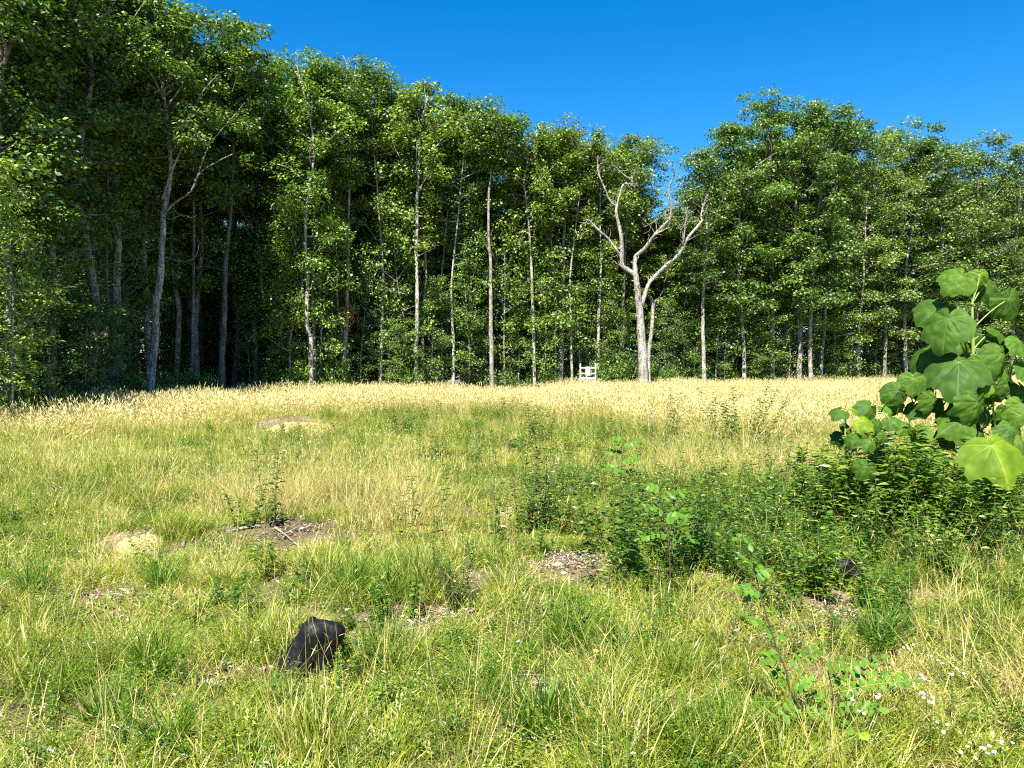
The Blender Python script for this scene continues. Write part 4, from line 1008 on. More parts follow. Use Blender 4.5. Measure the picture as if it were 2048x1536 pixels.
mb = MB(); gnarled(mb, [(-.13, 0, -.05), (-.06, 0, .06), (.03, 0, .12), (.13, -.02, .03)], [.05, .065, .07, .04], 15, amp=.25); link("trunk", mb.mesh("trunk", M_CHAR, True), o2)

# ---- weathered wood pieces
M_GREYW = solid("weathered_wood", [(.3, (.05, .045, .04)), (.5, (.19, .17, .145)), (.7, (.38, .35, .30))], 14, .9, .8)
def stick(px, py, px2, py2, r, label, cat="stick", lift=.02, lift2=.03, name="stick", forks=0, flat=.6, mat=None):
    a, b = G(px, py), G(px2, py2); mb = MB(); rr = np.random.default_rng(int(px * 7 + py))
    P = np.array([(0, 0, lift), tuple((b - a) * .5 + Vector((rr.normal(0, .01), rr.normal(0, .01), lift + .01))), tuple((b - a) + Vector((0, 0, lift2 - lift)))])
    tube(mb, smooth_path(P, 9), np.linspace(r, r * .55, 9), 8, .12, rr)
    for f in range(forks):
        q = P[0] + (P[2] - P[0]) * (.35 + .3 * f); tube(mb, smooth_path([q, q + np.array([rr.normal(0, .08), rr.normal(0, .05), .05]), q + np.array([rr.normal(0, .14), rr.normal(0, .1), .07])], 5), np.linspace(r * .6, r * .25, 5), 6, .1, rr)
    o = link(name, mb.mesh(name, mat or M_GREYW, True), None, a); tag(o, label, cat); return o
stick(392, 1378, 462, 1382, .022, "grey curved piece of driftwood-like wood lying left of the charred stump", "wood piece")
stick(430, 1352, 480, 1330, .012, "thin dark-edged grey branch just above the curved grey wood piece", forks=1)
stick(72, 1512, 112, 1530, .018, "short whitish chunk of wood in the chips at the bottom left corner", "wood piece")
stick(70, 1425, 105, 1434, .010, "pale splinter of wood at the top of the bottom left chip patch", "wood piece")
stick(362, 1100, 376, 1065, .018, "dark grey stub of wood at the left end of the wood-chip patch", "wood piece", lift2=.08)
stick(452, 1068, 520, 1058, .010, "thin grey branch lying along the top of the wood-chip patch", lift2=.05)
stick(548, 1060, 600, 1100, .011, "forked dark branch lying across the right half of the wood-chip patch", forks=2)
stick(614, 1102, 634, 1082, .014, "short dark curved stick at the right end of the wood-chip patch", lift2=.1)
stick(470, 1110, 500, 1122, .009, "small pale stick at the lower edge of the wood-chip patch")
stick(575, 842, 640, 848, .03, "grey branch lying on the far bare yellow soil", lift2=.12, forks=2)
stick(560, 845, 600, 834, .02, "thin grey branch lying left on the far bare yellow soil", lift2=.15, forks=1)
stick(1030, 1382, 1100, 1376, .010, "thin grey branch lying on the bare ground at the bottom right of centre", forks=1)
stick(140, 930, 205, 926, .03, "grey branch in the strip of dead litter at the left, in the middle distance", lift2=.1)

# ---- grass tussocks
TU = [tuft(200 + k, 260, .42, .0055, .07, .45, .75, M_TUSS, (.45, .2), .06, 3, .05, .003, name="tussock") for k in range(3)] + [tuft(210 + k, 170, .34, .007, .06, .5, .8, M_TUSS, (.6, .2), .1, 0, name="tussock") for k in range(2)]
TUS = [(765, 1205, 1.35, 0, "widest fine-bladed green tussock, above and right of the charred stump"), (700, 1190, 1.05, 1, "fine-bladed tussock directly above the charred stump"), (850, 1185, 1.1, 2, "fine-bladed tussock at the right side of the widest tussock"),
       (1000, 1175, .55, 0, "small upright dark tussock between the widest tussock and the bare clay patch"), (1140, 1300, .95, 1, "upright green tussock below the bare clay patch"), (1050, 1320, .7, 4, "short tussock left of the upright one below the bare clay patch"),
       (325, 1180, 1.0, 2, "tussock just below the pale clay lump"), (300, 1360, 1.05, 0, "large tussock left of the charred stump"), (100, 1390, .95, 3, "broad-bladed tussock near the left edge, above the corner chip patch"), (205, 1460, 1.0, 1, "tussock right of the corner chip patch at bottom left"),
       (60, 1190, .95, 2, "bright tussock at the left edge, level with the clay lump"), (330, 1500, 1.0, 4, "broad-bladed tussock at the bottom left, below the grey wood pieces"), (110, 1500, .6, 3, "small tussock in front of the corner chip patch"), (950, 1400, .95, 0, "tussock at the bottom centre, right of the charred stump"),
       (1080, 1480, 1.15, 1, "large tussock at the bottom, just right of centre"), (640, 1500, .9, 3, "broad-bladed tussock at the bottom below the charred stump"), (1330, 1330, .7, 4, "loose tussock left of the round-leaved seedling"), (1760, 1290, .95, 2, "tussock in the lower right, above the white flowers"),
       (1920, 1180, 1.0, 1, "olive tussock at the right edge below the leafy weeds"), (30, 1010, 1.1, 3, "tall bright tussock at the left edge in the middle distance"), (190, 985, 1.1, 0, "dark green tussock left, above the clay lump"), (500, 1165, .6, 4, "small tussock below the wood-chip patch"), (540, 1420, .6, 0, "small tussock left below the charred stump"), (1450, 1480, .8, 4, "loose tussock at the bottom left of the round-leaved seedling"), (1260, 1180, .6, 2, "small tussock beside the dark bushy herbs, right of the bare clay patch")]
for k, (px, py, sc, v, lab) in enumerate(TUS):
    p = G(px, py); o = link("grass_tussock", TU[v], None, (p.x, p.y, p.z - .01)); o.scale = (sc, sc, sc * (.85 + .1 * (k % 4))); o.rotation_euler = (0, 0, k * 1.9)
    tag(o, lab, "grass tussock", "tussocks in the near meadow")
# ---- broad blades beside the stump
r2 = np.random.default_rng(8); mb = MB(); n = 9
blades(mb, r2, np.stack([r2.normal(0, .02, n), r2.normal(0, .02, n), np.zeros(n)], 1), r2.uniform(.15, .26, n), np.full(n, .016), r2.uniform(0, 6.28, n), r2.uniform(.1, .4, n), r2.uniform(.2, .6, n), r2.uniform(.5, .9, n))
p = G(690, 1365); o = link("broad_grass", mb.mesh("broad_grass", M_LIME), None, p); tag(o, "bunch of broad bright yellow-green blades right of the foot of the charred stump", "grass bunch")

# ---- tall weeds one can tell apart
M_WDARK = leafy("dark_weed_leaf", [(0.0, (0.02, 0.05, 0.008)), (0.6, (0.055, 0.11, 0.013)), (1.0, (0.12, 0.19, 0.025))], trans=0.25, gloss=0.06, rough=.35)
def tallweed(name, px, py, top, seed, label, mat=None, group=None, cat="weed", **k):
    p = G(px, py) if py else None
    hgt = (CAMZ - (top - HZ) / F * p.y) - p.z
    a = dict(ns=1, leaf=.12, lw=.32, gap=.06, spread=.03, lean=.25, tint=(.4, .2), stem_r=.0045, droop=.45, whorl=2, up=.45, taper=.45); a.update(k)
    st, fo = weed(seed, a['ns'], hgt, a['leaf'], a['lw'], a['gap'], mat or M_WDARK, a['spread'], a['lean'], a['tint'], a['stem_r'], a['droop'], False, a['up'], False, 'weed', a['whorl'], a['taper'], True)
    r = empty(name, p, label, cat, group); link("stem", st, r); link("foliage", fo, r); return r
GW = "tall dark weeds standing in the meadow"
TW = [("tall_weed", 1022, 1105, 868, 301, "tall thin dark weed, left one of the two tallest just right of centre", {}), ("tall_weed", 1060, 1085, 862, 302, "bushier of the two tallest dark weeds just right of centre", dict(ns=6, gap=.04, spread=.12, lean=.3)), ("tall_weed", 984, 1110, 900, 303, "lower dark weed next left of the two tallest ones", dict(ns=2)),
      ("tall_weed", 850, 1100, 905, 304, "single thin dark-stemmed weed left of centre in the middle distance", dict(ns=2, gap=.05)), ("tall_weed", 815, 1090, 950, 305, "short dark weed left of the single thin dark-stemmed weed", {}), ("tall_weed", 1568, 985, 797, 306, "lone weed with drooping leaves against the ripe grass, left of the large-leaved plant", dict(gap=.06, leaf=.13, droop=.7)),
      ("tall_weed", 543, 1055, 885, 307, "dark weed standing in the tan grass patch", dict(ns=3, gap=.05)), ("tall_weed", 905, 1210, 1070, 308, "dark feathery weed right of the widest tussock", dict(ns=5, spread=.1, gap=.022, leaf=.06, lean=.3)), ("tall_weed", 930, 1225, 1110, 309, "low dark weed at the right foot of the dark feathery weed", dict(ns=5, spread=.1, gap=.02, leaf=.05, lean=.4)),
      ("tall_weed", 1063, 1290, 1130, 310, "reddish-stemmed weed left of the bare clay patch", dict(ns=3, gap=.022, leaf=.045)), ("tall_weed", 1110, 1020, 930, 311, "dark bushy weed right of the two tallest weeds", dict(ns=6, spread=.15, gap=.03, lean=.4)), ("tall_weed", 1312, 950, 838, 312, "thin black-stemmed weed right of centre before the ripe grass", dict(gap=.09, leaf=.04)),
      ("tall_weed", 587, 900, 775, 313, "dark weed against the ripe grass behind the far bare soil", dict(leaf=.18, gap=.1, stem_r=.006)), ("tall_weed", 1412, 880, 768, 314, "dark weed against the ripe grass right of the bare dead tree", dict(leaf=.18, gap=.08, ns=2, stem_r=.006)), ("tall_weed", 1345, 880, 752, 315, "dark weed against the ripe grass just right of the bare dead tree", dict(leaf=.17, gap=.08, ns=3, stem_r=.006)),
      ("tall_weed", 1745, 870, 748, 316, "thin weed against the ripe grass left of the large-leaved plant", dict(leaf=.15, gap=.1, stem_r=.006)), ("tall_weed", 525, 1165, 1085, 317, "leafy light green seedling in front of the wood-chip patch", dict(ns=3, leaf=.09, lw=.4, gap=.02, tint=(.8, .15), droop=.2)), ("tall_weed", 790, 1235, 1150, 318, "bushy green seedling in front of the widest tussock", dict(ns=7, spread=.13, gap=.022, leaf=.07, lw=.45, lean=.5, tint=(.6, .2)))]
for (nm, px, py, top, sd, lab, kw) in TW:
    mat = M_WEED if kw.get('tint', (0,))[0] > .5 else None
    tallweed(nm, px, py, top, sd, lab, mat, GW, **kw)
for k, (px, py, top, lab) in enumerate([(1482, 900, 768, "round green bush in the ripe grass right of centre"), (1505, 895, 782, "lower green bush touching the right side of the round bush in the ripe grass"), (868, 850, 797, "left tuft of dark weeds along the front of the ripe grass"), (945, 850, 797, "middle tuft of dark weeds along the front of the ripe grass"), (1015, 850, 793, "dark weeds at the right end of the row before the ripe grass"), (810, 875, 808, "low dark weeds right of the far bare soil"), (1075, 880, 808, "low dark weeds below the white rail stand"), (985, 915, 860, "small dark weed cluster below the row before the ripe grass")]):
    tallweed("bushy_weed", px, py, top, 340 + k, lab, M_WEED, "bushy green weeds far back in the meadow", ns=9, spread=.35, lean=.7, gap=.06, leaf=.17, lw=.4, tint=(.35, .2), droop=.25, stem_r=.004)

# ---- dark bushy herbs, right half
BUSH = [weed(360 + k, 12, .62, .10, .45, .036, M_WEED, .18, .55, (.5, .25), .0028, .2, sep=True) for k in range(4)]
BW = [(1230, 1110, 1.0), (1310, 1150, 1.15), (1290, 1060, .95), (1370, 1120, 1.1), (1420, 1050, 1.0), (1345, 1000, .9), (1480, 1090, .9), (1540, 1040, 1.05), (1600, 1100, .95), (1650, 1040, .95), (1700, 1110, 1.0), (1760, 1150, 1.0), (1800, 1080, 1.0), (1870, 1120, 1.0), (1930, 1170, 1.0), (1990, 1120, 1.05), (1250, 980, .8), (1570, 960, .8), (1700, 1060, .9), (1630, 1190, .8), (1120, 1070, .9), (1180, 1010, .8), (1060, 1075, .85), (1095, 1035, .85), (1275, 1130, 1.0), (1455, 1000, .9), (1510, 1075, 1.0)]
for k, (px, py, sc) in enumerate(sorted(BW)):
    p = G(px, py); s_, f_ = BUSH[k % 4]
    near = "below" if px > 1600 else "left of"
    if px < 1450: ref = "%s dark bushy herb counting right from the two tallest thin weeds" % ORD[k] if k < 10 else None
    if px >= 1450 or ref is None: ref = "%s bushy herb of the right-hand thicket, counting right from its left end" % (ORD[k - 8] if 0 <= k - 8 < 10 else ["eleventh", "twelfth", "thirteenth", "fourteenth", "fifteenth", "sixteenth", "seventeenth", "eighteenth", "nineteenth", "last"][min(9, k - 18)])
    r = empty("bushy_herb", (p.x, p.y, p.z - .02), ref, "herb", "dark bushy herbs of the right half"); link("stem", s_, r); link("foliage", f_, r); r.scale = (sc * 1.1, sc * 1.1, sc * 1.2); r.rotation_euler = (0, 0, k * 2.3)

# ---- thicket of long-leaved weeds under the large-leaved plant
POKE = [weed(380 + k, 6, .95, .18, .28, .042, M_WEED, .12, .22, (.62, .22), .005, .3, whorl=3, sep=True, taper=.25, up=.5) for k in range(4)]
PK = [(1650, 1065, .78), (1690, 1085, .88), (1640, 1030, .85), (1735, 1095, .95), (1720, 1050, .98), (1775, 1075, 1.0), (1800, 1105, .95), (1830, 1060, 1.05), (1860, 1100, .98), (1895, 1075, .95), (1915, 1110, .92), (1950, 1085, .85), (1975, 1110, .9), (2010, 1080, .92), (2045, 1105, .95), (1610, 1045, .6), (1770, 1035, 1.0)]
for k, (px, py, sc) in enumerate(sorted(PK)):
    p = G(px, py); s_, f_ = POKE[k % 4]
    names = ORD + ["eleventh", "twelfth", "thirteenth", "fourteenth", "fifteenth", "sixteenth", "last"]
    sc *= 1.08 if px < 1900 else .8; r = empty("long_leaved_weed", (p.x, p.y, p.z - .02), "%s long-leaved weed from the left in the thicket under the large-leaved plant" % names[k], "weed", "long-leaved weeds under the large-leaved plant")
    link("stem", s_, r); link("foliage", f_, r); r.scale = (sc, sc, sc); r.rotation_euler = (0, 0, k * 1.3)

# ---- the large-leaved plant
def big_leaf_mesh(seed, lobes=1.0):
    r = np.random.default_rng(seed); na, nr = 100, 14
    th = np.linspace(-math.pi, math.pi, na + 1)
    kn = np.radians([0, 8, 20, 32, 44, 52, 66, 80, 96, 120, 140, 160, 172, 180]); kr = np.array([1.0, .93, .82, .76, .80, .84, .72, .67, .66, .56, .49, .40, .27, .08])
    kr = kr + r.normal(0, .02, len(kr)) * lobes
    R = np.interp(np.abs(th), kn, kr) * (1 + .03 * (vnoise(th * 2, th * 0, .25, seed + 9) - .5) * 2 + .02 * np.sin(th * 9 + r.uniform(0, 6)) + .01 * np.sin(th * 29)) * np.where(th < 0, 1, r.uniform(.92, 1.05))
    rho = np.linspace(0, 1, nr + 1)[1:] ** .85
    x = rho[:, None] * R * np.cos(th); y = rho[:, None] * R * np.sin(th)
    rr = np.hypot(x, y); an = np.arctan2(y, x)
    vein = np.full_like(x, 9.0)
    for va in np.radians([0, 38, -38, 78, -78, 122, -122]):
        dd = np.where(np.cos(an - va) > 0, np.abs(np.sin(an - va)) * rr, 9); vein = np.minimum(vein, dd)
    sec = np.full_like(x, 9.0)                       # side veins of the midrib and main laterals
    for s0 in (.25, .42, .58, .74):
        for sg in (1, -1):
            dx, dy = math.cos(.85 * sg), math.sin(.85 * sg); px_, py_ = x - s0, y
            al = px_ * dx + py_ * dy; ds = np.abs(px_ * dy - py_ * dx); sec = np.minimum(sec, np.where((al > 0) & (al < .4), ds, 9))
    va_ = .8 * np.exp(-(vein / .011) ** 2) ; vb = .6 * np.exp(-(sec / .008) ** 2)
    z = .030 * (1 - np.exp(-(vein / .06) ** 2)) + .03 * (1 - np.exp(-(sec / .04) ** 2))
    z -= (.62 + .1 * (seed % 3)) * np.abs(y) ** 1.4 + .46 * np.clip(x, 0, 2) ** 2 + .10 * np.clip(-x, 0, 1)
    z += .06 * np.sin(an * 3 + r.uniform(0, 6)) * rr ** 2 + .16 * (vnoise(x, y, .30, seed) - .5) * rr + .045 * (vnoise(x, y, .09, seed + 2) - .5)
    mb = MB(); m = na + 1
    v = np.concatenate([[[0, 0, 0]], np.stack([x, y, z], -1).reshape(-1, 3)])
    hh = np.concatenate([[1], np.clip(va_ + .6 * vb, 0, 1).ravel()])
    i = (np.arange(nr - 1)[:, None] * m + np.arange(na)[None, :]).reshape(-1) + 1
    q = np.stack([i, i + m, i + 1 + m, i + 1], 1); j = np.arange(na) + 1
    mb.add(v, q, np.stack([np.zeros(na, int), j, j + 1], 1), tint=.5 + .5 * (vnoise(v[:, 0], v[:, 1], .2, seed + 5) - .5), hh=hh)
    return mb.mesh("leaf", M_BIG, True)
M_BIG = leafy("large_leaf", [(0.0, (0.025, 0.062, 0.006)), (0.5, (0.050, 0.112, 0.010)), (1.0, (0.10, 0.175, 0.018))], trans=0.28, gloss=0.012, rough=.6, rnd=.5, usecol=True, tip=((.13, .21, .05), .2, 1.3))
M_BSTEM = leafy("green_stem", [(0, (.16, .25, .035)), (1, (.26, .34, .06))], trans=.1, gloss=.05)
M_PSTEM = leafy("purple_stem", [(0, (.06, .035, .03)), (1, (.12, .07, .06))], trans=.05, gloss=.05)
BL = [big_leaf_mesh(s) for s in range(5)]
DP = 7.9
def zp(x, y): return (1500 + x / 3.071, 500 + y / 3.071)
def big_plant(name, label, stems, leaves, d0, seed):
    rg = np.random.default_rng(seed)
    f = stems[0][0][0]; x0 = (f[0] - 1024) / F * d0; z0 = H(x0, d0) - .03
    root = empty(name, (x0, d0, z0), label, "large-leaved plant"); o0 = Vector((x0, d0, z0))
    for (pts, ra, rb, dd, mt, nm) in stems:
        P = []
        for j, (px, py) in enumerate(pts):
            if nm == "stem" and j == 0 and dd == 0: P.append((0, 0, 0)); continue
            yy = d0 + dd * (j / max(1, len(pts) - 1) if nm == "branch" else 1); P.append(tuple(A(px, py, yy) - o0))
        mb = MB(); n = len(P) * 4; tube(mb, smooth_path(P, n), np.linspace(ra, rb, n) * d0 / F, 9, .02, rg)
        link(nm, mb.mesh(nm, mt, True), root)
    for k, (a, t, wd, sp, dd, col) in enumerate(leaves):
        a = zp(*a); t = zp(*t); dl = d0 + dd
        Av = A(a[0], a[1], dl) - o0
        L = wd / 3.071 * dl / F / 1.32
        D2 = Vector(((t[0] - a[0]) * dl / F, 0, -(t[1] - a[1]) * dl / F)); pl = D2.length
        L = max(L, pl * .82)
        D = D2 + Vector((0, -math.sqrt(max(0, L * L - pl * pl)) * .6 - .1 * L, 0)); D.normalize()
        Nn = Vector((rg.normal(0, .38), -.62, .75 + rg.normal(0, .15))); Nn = (Nn - D * Nn.dot(D)).normalized()
        Bv = Nn.cross(D)
        M = Matrix((D, Bv, Nn)).transposed().to_4x4(); M.translation = Av
        o = link("leaf", BL[k % 5], root); o.matrix_local = M @ Matrix.Diagonal((L, L * rg.uniform(1.0, 1.15), L, 1)); o.color = (*col, 1)
        if sp is not None:
            s_ = zp(*sp); Sv = A(s_[0], s_[1], d0) - o0
            mid = (Sv + Av) * .5 + Vector((0, 0, .02))
            inv = np.array((M @ Matrix.Diagonal((L, L, L, 1))).inverted())
            P = smooth_path([tuple(Sv), tuple(mid), tuple(Av)], 7); P = (np.c_[P, np.ones(7)] @ inv.T)[:, :3]
            mb = MB(); tube(mb, P, np.linspace(.0075, .0045, 7) / L, 7); q = link("petiole", mb.mesh("petiole", M_BSTEM, True), o)
    return root
g0, dk, yl, lt, hz_ = (1, 1, 1), (.7, .75, .8), (2.1, 1.6, .9), (1.35, 1.3, 1.1), (1.0, 1.0, 1.15)
big_plant("large_leaved_plant", "tall plant with huge drooping heart-shaped leaves on a thick green stem at the right edge", [
    ([zp(1352, 1560), zp(1362, 1200), zp(1372, 900), zp(1370, 690), zp(1365, 500), zp(1357, 330)], 4.6, 2.6, 0, M_BSTEM, "stem"),
    ([zp(1357, 335), zp(1375, 270), zp(1395, 200), zp(1400, 150)], 2.2, 1.2, -.02, M_BSTEM, "stem_tip"),
    ([zp(1368, 940), zp(1240, 930), zp(1100, 905), zp(935, 895)], 2.0, 1.2, -.25, M_PSTEM, "branch"),
    ([zp(1366, 1110), zp(1250, 1085), zp(1130, 1082), zp(985, 1088)], 1.8, 1.0, -.3, M_BSTEM, "branch"),
    ([zp(1362, 1300), zp(1500, 1150), zp(1497, 1000), zp(1500, 850)], 2.6, 1.6, -.35, M_BSTEM, "branch"),
    ([zp(1362, 1350), zp(1560, 1150), zp(1600, 900), zp(1600, 760), zp(1640, 650)], 2.8, 1.6, .15, M_BSTEM, "branch")],
   [((1290, 165), (1160, 290), 150, (1355, 335), 0, g0), ((1400, 150), (1405, 255), 115, (1395, 200), -.02, (1.5, 1.35, 1)), ((1440, 215), (1470, 320), 160, (1365, 335), .1, dk),
    ((1580, 300), (1640, 440), 200, (1368, 482), -.05, g0), ((1150, 360), (1000, 460), 200, (1352, 480), .25, dk), ((1215, 425), (1120, 620), 300, (1360, 480), -.25, hz_), ((1210, 350), (1160, 420), 110, (1355, 340), .3, dk),
    ((1500, 490), (1580, 545), 150, (1375, 605), 0, g0), ((1650, 560), (1690, 650), 170, (1560, 575), -.1, lt), ((1100, 625), (950, 750), 170, (1370, 690), .15, dk), ((1280, 690), (1195, 845), 350, (1372, 640), -.3, hz_),
    ((1540, 640), (1515, 800), 230, (1375, 610), -.25, g0), ((1450, 700), (1440, 830), 170, (1370, 700), .2, dk), ((1000, 790), (985, 890), 150, (1060, 900), -.3, g0), ((910, 865), (805, 965), 150, (935, 898), -.3, g0),
    ((1090, 815), (1170, 890), 130, (1110, 905), .1, dk), ((1130, 915), (1115, 1065), 170, (1210, 930), -.3, g0), ((1400, 935), (1370, 1115), 220, (1497, 1000), -.5, lt), ((1295, 1050), (1125, 1125), 170, (1400, 1090), -.4, lt),
    ((1520, 835), (1565, 960), 150, (1500, 900), -.4, g0), ((1450, 845), (1435, 905), 90, (1500, 900), -.42, lt), ((1490, 1205), (1500, 1345), 340, (1500, 1130), -.95, yl), ((1660, 945), (1645, 1050), 140, (1600, 1000), -.1, lt),
    ((1420, 860), (1340, 960), 170, (1370, 940), .2, dk), ((1600, 820), (1640, 900), 150, (1600, 850), .3, dk), ((1300, 930), (1240, 1000), 140, (1366, 950), .1, dk), ((1560, 1040), (1570, 1130), 160, (1500, 1100), .1, dk),
    ((1380, 720), (1350, 800), 150, (1370, 720), .25, dk), ((1180, 700), (1090, 760), 160, (1368, 720), .2, dk), ((1690, 720), (1720, 800), 160, (1610, 770), -.1, g0), ((1660, 850), (1700, 950), 160, (1600, 880), 0, g0), ((1300, 1090), (1320, 1170), 110, (1366, 1120), -.1, dk),
    ((1350, 1020), (1310, 1090), 120, (1366, 1080), .2, dk), ((1450, 980), (1440, 1080), 160, (1500, 950), -.2, dk), ((1240, 1010), (1180, 1080), 150, (1366, 1050), -.1, g0), ((1590, 980), (1600, 1080), 180, (1600, 960), -.1, g0), ((1440, 520), (1440, 620), 150, (1370, 560), .2, dk), ((1280, 560), (1260, 650), 150, (1368, 580), .2, dk),
    ((1600, 1090), (1590, 1190), 170, (1560, 1150), -.2, g0), ((1240, 1130), (1200, 1200), 150, (1366, 1150), 0, dk), ((1540, 730), (1560, 820), 150, (1600, 800), -.1, g0), ((1420, 1120), (1400, 1200), 140, (1480, 1150), -.2, dk), ((1650, 1140), (1660, 1230), 170, (1560, 1180), -.2, g0), ((1010, 960), (960, 1030), 120, (985, 900), -.2, dk), ((880, 940), (850, 1020), 110, (935, 900), -.1, g0), ((1060, 1100), (1000, 1170), 130, (1130, 1085), -.3, g0), ((960, 1080), (900, 1110), 110, (985, 1088), -.3, g0), ((1190, 960), (1170, 1040), 120, (1210, 928), -.1, dk), ((1040, 850), (1030, 930), 110, (1060, 902), -.1, dk)], DP, 3)
big_plant("large_leaved_plant", "small seedling with large heart-shaped leaves left of the tall large-leaved plant", [
    ([zp(600, 1620), zp(592, 1300), zp(588, 1100), zp(590, 985)], 2.4, 1.4, 0, M_BSTEM, "stem"),
    ([zp(592, 1250), zp(700, 1120), zp(790, 1010), zp(815, 960)], 1.8, 1.0, .1, M_BSTEM, "branch")],
   [((560, 985), (505, 1025), 110, (590, 1000), 0, g0), ((650, 985), (610, 960), 80, (590, 990), .05, yl), ((740, 960), (680, 1010), 130, (815, 965), .05, g0), ((690, 1050), (740, 1090), 120, (592, 1120), -.15, yl),
    ((860, 1040), (890, 1070), 110, (800, 1000), -.05, g0), ((830, 960), (860, 990), 90, (815, 965), .1, lt), ((740, 1180), (700, 1220), 90, (700, 1120), -.2, g0), ((720, 1330), (670, 1420), 130, (595, 1300), -.35, g0), ((600, 1080), (630, 1130), 100, (590, 1080), .15, dk), ((640, 1150), (610, 1210), 100, (592, 1150), -.15, g0), ((790, 1060), (800, 1130), 100, (760, 1050), -.1, g0), ((560, 1150), (500, 1190), 90, (592, 1180), .1, dk), ((830, 1130), (860, 1190), 90, (760, 1080), -.1, g0)], 7.5, 4)

# ---- round-leaved seedlings (compound leaves), lower right
M_LOC = leafy("round_leaflet", [(0, (.04, .11, .010)), (.5, (.07, .165, .014)), (1, (.13, .24, .025))], trans=.3, gloss=.02, rnd=.4, usecol=True)
def leaflet_mesh():
    n = 12; mb = MB(); th = np.linspace(0, 2 * math.pi, n, endpoint=False)
    x = .5 - .5 * np.cos(th); y = .29 * np.sin(th); z = .25 * np.abs(y) - .10 * (x - .5) ** 2
    c = np.array([[.25, 0, -.0], [.5, 0, 0], [.75, 0, 0]])
    v = np.concatenate([np.stack([x, y, z], 1), [[.5, 0, -.01]]]); mb.add(v, t=[[n, i, (i + 1) % n] for i in range(n)], tint=.5)
    return mb.mesh("leaflet", M_LOC, True)
LFT = leaflet_mesh()
def z3(x, y): return (1250 + x / 2.566, 1000 + y / 2.566)
def locust(label, stem, fronds, d0, seed, llen=.040):
    rg = np.random.default_rng(seed); f = stem[0]; x0 = (f[0] - 1024) / F * d0; z0 = H(x0, d0) - .02; o0 = Vector((x0, d0, z0))
    root = empty("seedling", o0, label, "seedling")
    P = [(0, 0, 0)] + [tuple(A(px, py, d0) - o0) for (px, py) in stem[1:]]
    mb = MB(); tube(mb, smooth_path(P, 16), np.linspace(.0055, .002, 16), 6, .02, rg); link("stem", mb.mesh("stem", M_PSTEM, True), root)
    for (a, b, npair, dep) in fronds:
        Av = A(*z3(*a), d0) - o0; Bv = A(*z3(*b), d0 + dep) - o0
        mb = MB(); Q = smooth_path([(0, 0, 0), tuple((Bv - Av) * .5 + Vector((0, 0, .012))), tuple(Bv - Av)], 7); tube(mb, Q, np.linspace(.0016, .0008, 7), 4)
        fr = link("frond", mb.mesh("frond", M_BSTEM, True), root, Av); ax = (Bv - Av).normalized()
        sd_ = ax.cross(Vector((0, -.5, .85))).normalized()
        for i in range(npair + 1):
            t = .18 + .82 * i / npair; q = Vector([np.interp(t * 6, range(7), Q[:, c]) for c in range(3)])
            for s in ((1, -1) if i < npair else (0,)):
                D = (sd_ * s + ax * (.35 if s else 1) + Vector((rg.normal(0, .15), rg.normal(0, .15), rg.normal(-.15, .2)))).normalized()
                N = Vector((rg.normal(0, .3), -.35 + rg.normal(0, .25), .85)); N = (N - D * N.dot(D)).normalized()
                M = Matrix((D, N.cross(D), N)).transposed().to_4x4(); M.translation = q; l = llen * rg.uniform(.8, 1.2)
                o = link("leaflet", LFT, fr); o.matrix_local = M @ Matrix.Diagonal((l, l * 1.1, l, 1)); c = rg.uniform(.8, 1.25); o.color = (c, c, c, 1)
    return root
locust("tall thin seedling with pairs of round leaflets along a stem leaning left, lower right", [z3(985, 1440), z3(870, 1020), z3(835, 880), z3(780, 745), z3(700, 480), z3(640, 240), z3(612, 190)],
       [((615, 195), (585, 200), 1, -.03), ((635, 235), (680, 250), 1, .02), ((650, 320), (610, 330), 2, -.05), ((675, 390), (725, 370), 2, 0), ((700, 480), (570, 470), 4, -.05), ((705, 500), (640, 520), 3, .08), ((735, 580), (800, 590), 2, .05), ((770, 715), (625, 600), 3, -.08), ((790, 765), (800, 700), 2, .1), ((800, 800), (735, 830), 3, -.05),
        ((860, 900), (1010, 770), 5, -.05), ((870, 1000), (975, 950), 3, -.1), ((860, 960), (770, 880), 3, .05), ((900, 1080), (700, 1050), 4, -.12)], 3.45, 31)
locust("low spreading seedling with long sprays of round leaflets, beside the tall thin seedling", [z3(1090, 1440), z3(1085, 1150), z3(1080, 1000), z3(1050, 880)],
       [((1050, 890), (1130, 830), 3, -.05), ((1060, 930), (1220, 860), 4, .05), ((1080, 1010), (1490, 940), 8, -.08), ((1080, 1000), (1330, 820), 6, .12), ((1085, 1080), (1320, 1090), 5, -.15), ((1085, 1120), (800, 1120), 6, -.12), ((1085, 1080), (950, 1000), 3, .1), ((1085, 1150), (1000, 1330), 4, -.2), ((1085, 1130), (1250, 1250), 4, -.2), ((1080, 1000), (1400, 900), 5, .3)], 3.5, 32)
locust("knee-high seedling with round leaflets at the edge of the dark herbs, right of centre", [z3(240, 430), z3(230, 250), z3(200, 100), z3(180, -60)],
       [((180, -50), (110, -70), 3, 0), ((190, 0), (300, -40), 4, .1), ((200, 60), (90, 40), 4, -.1), ((205, 100), (330, 90), 5, -.1), ((220, 180), (80, 200), 5, 0), ((225, 200), (350, 210), 5, .1)], 5.2, 33, .046)
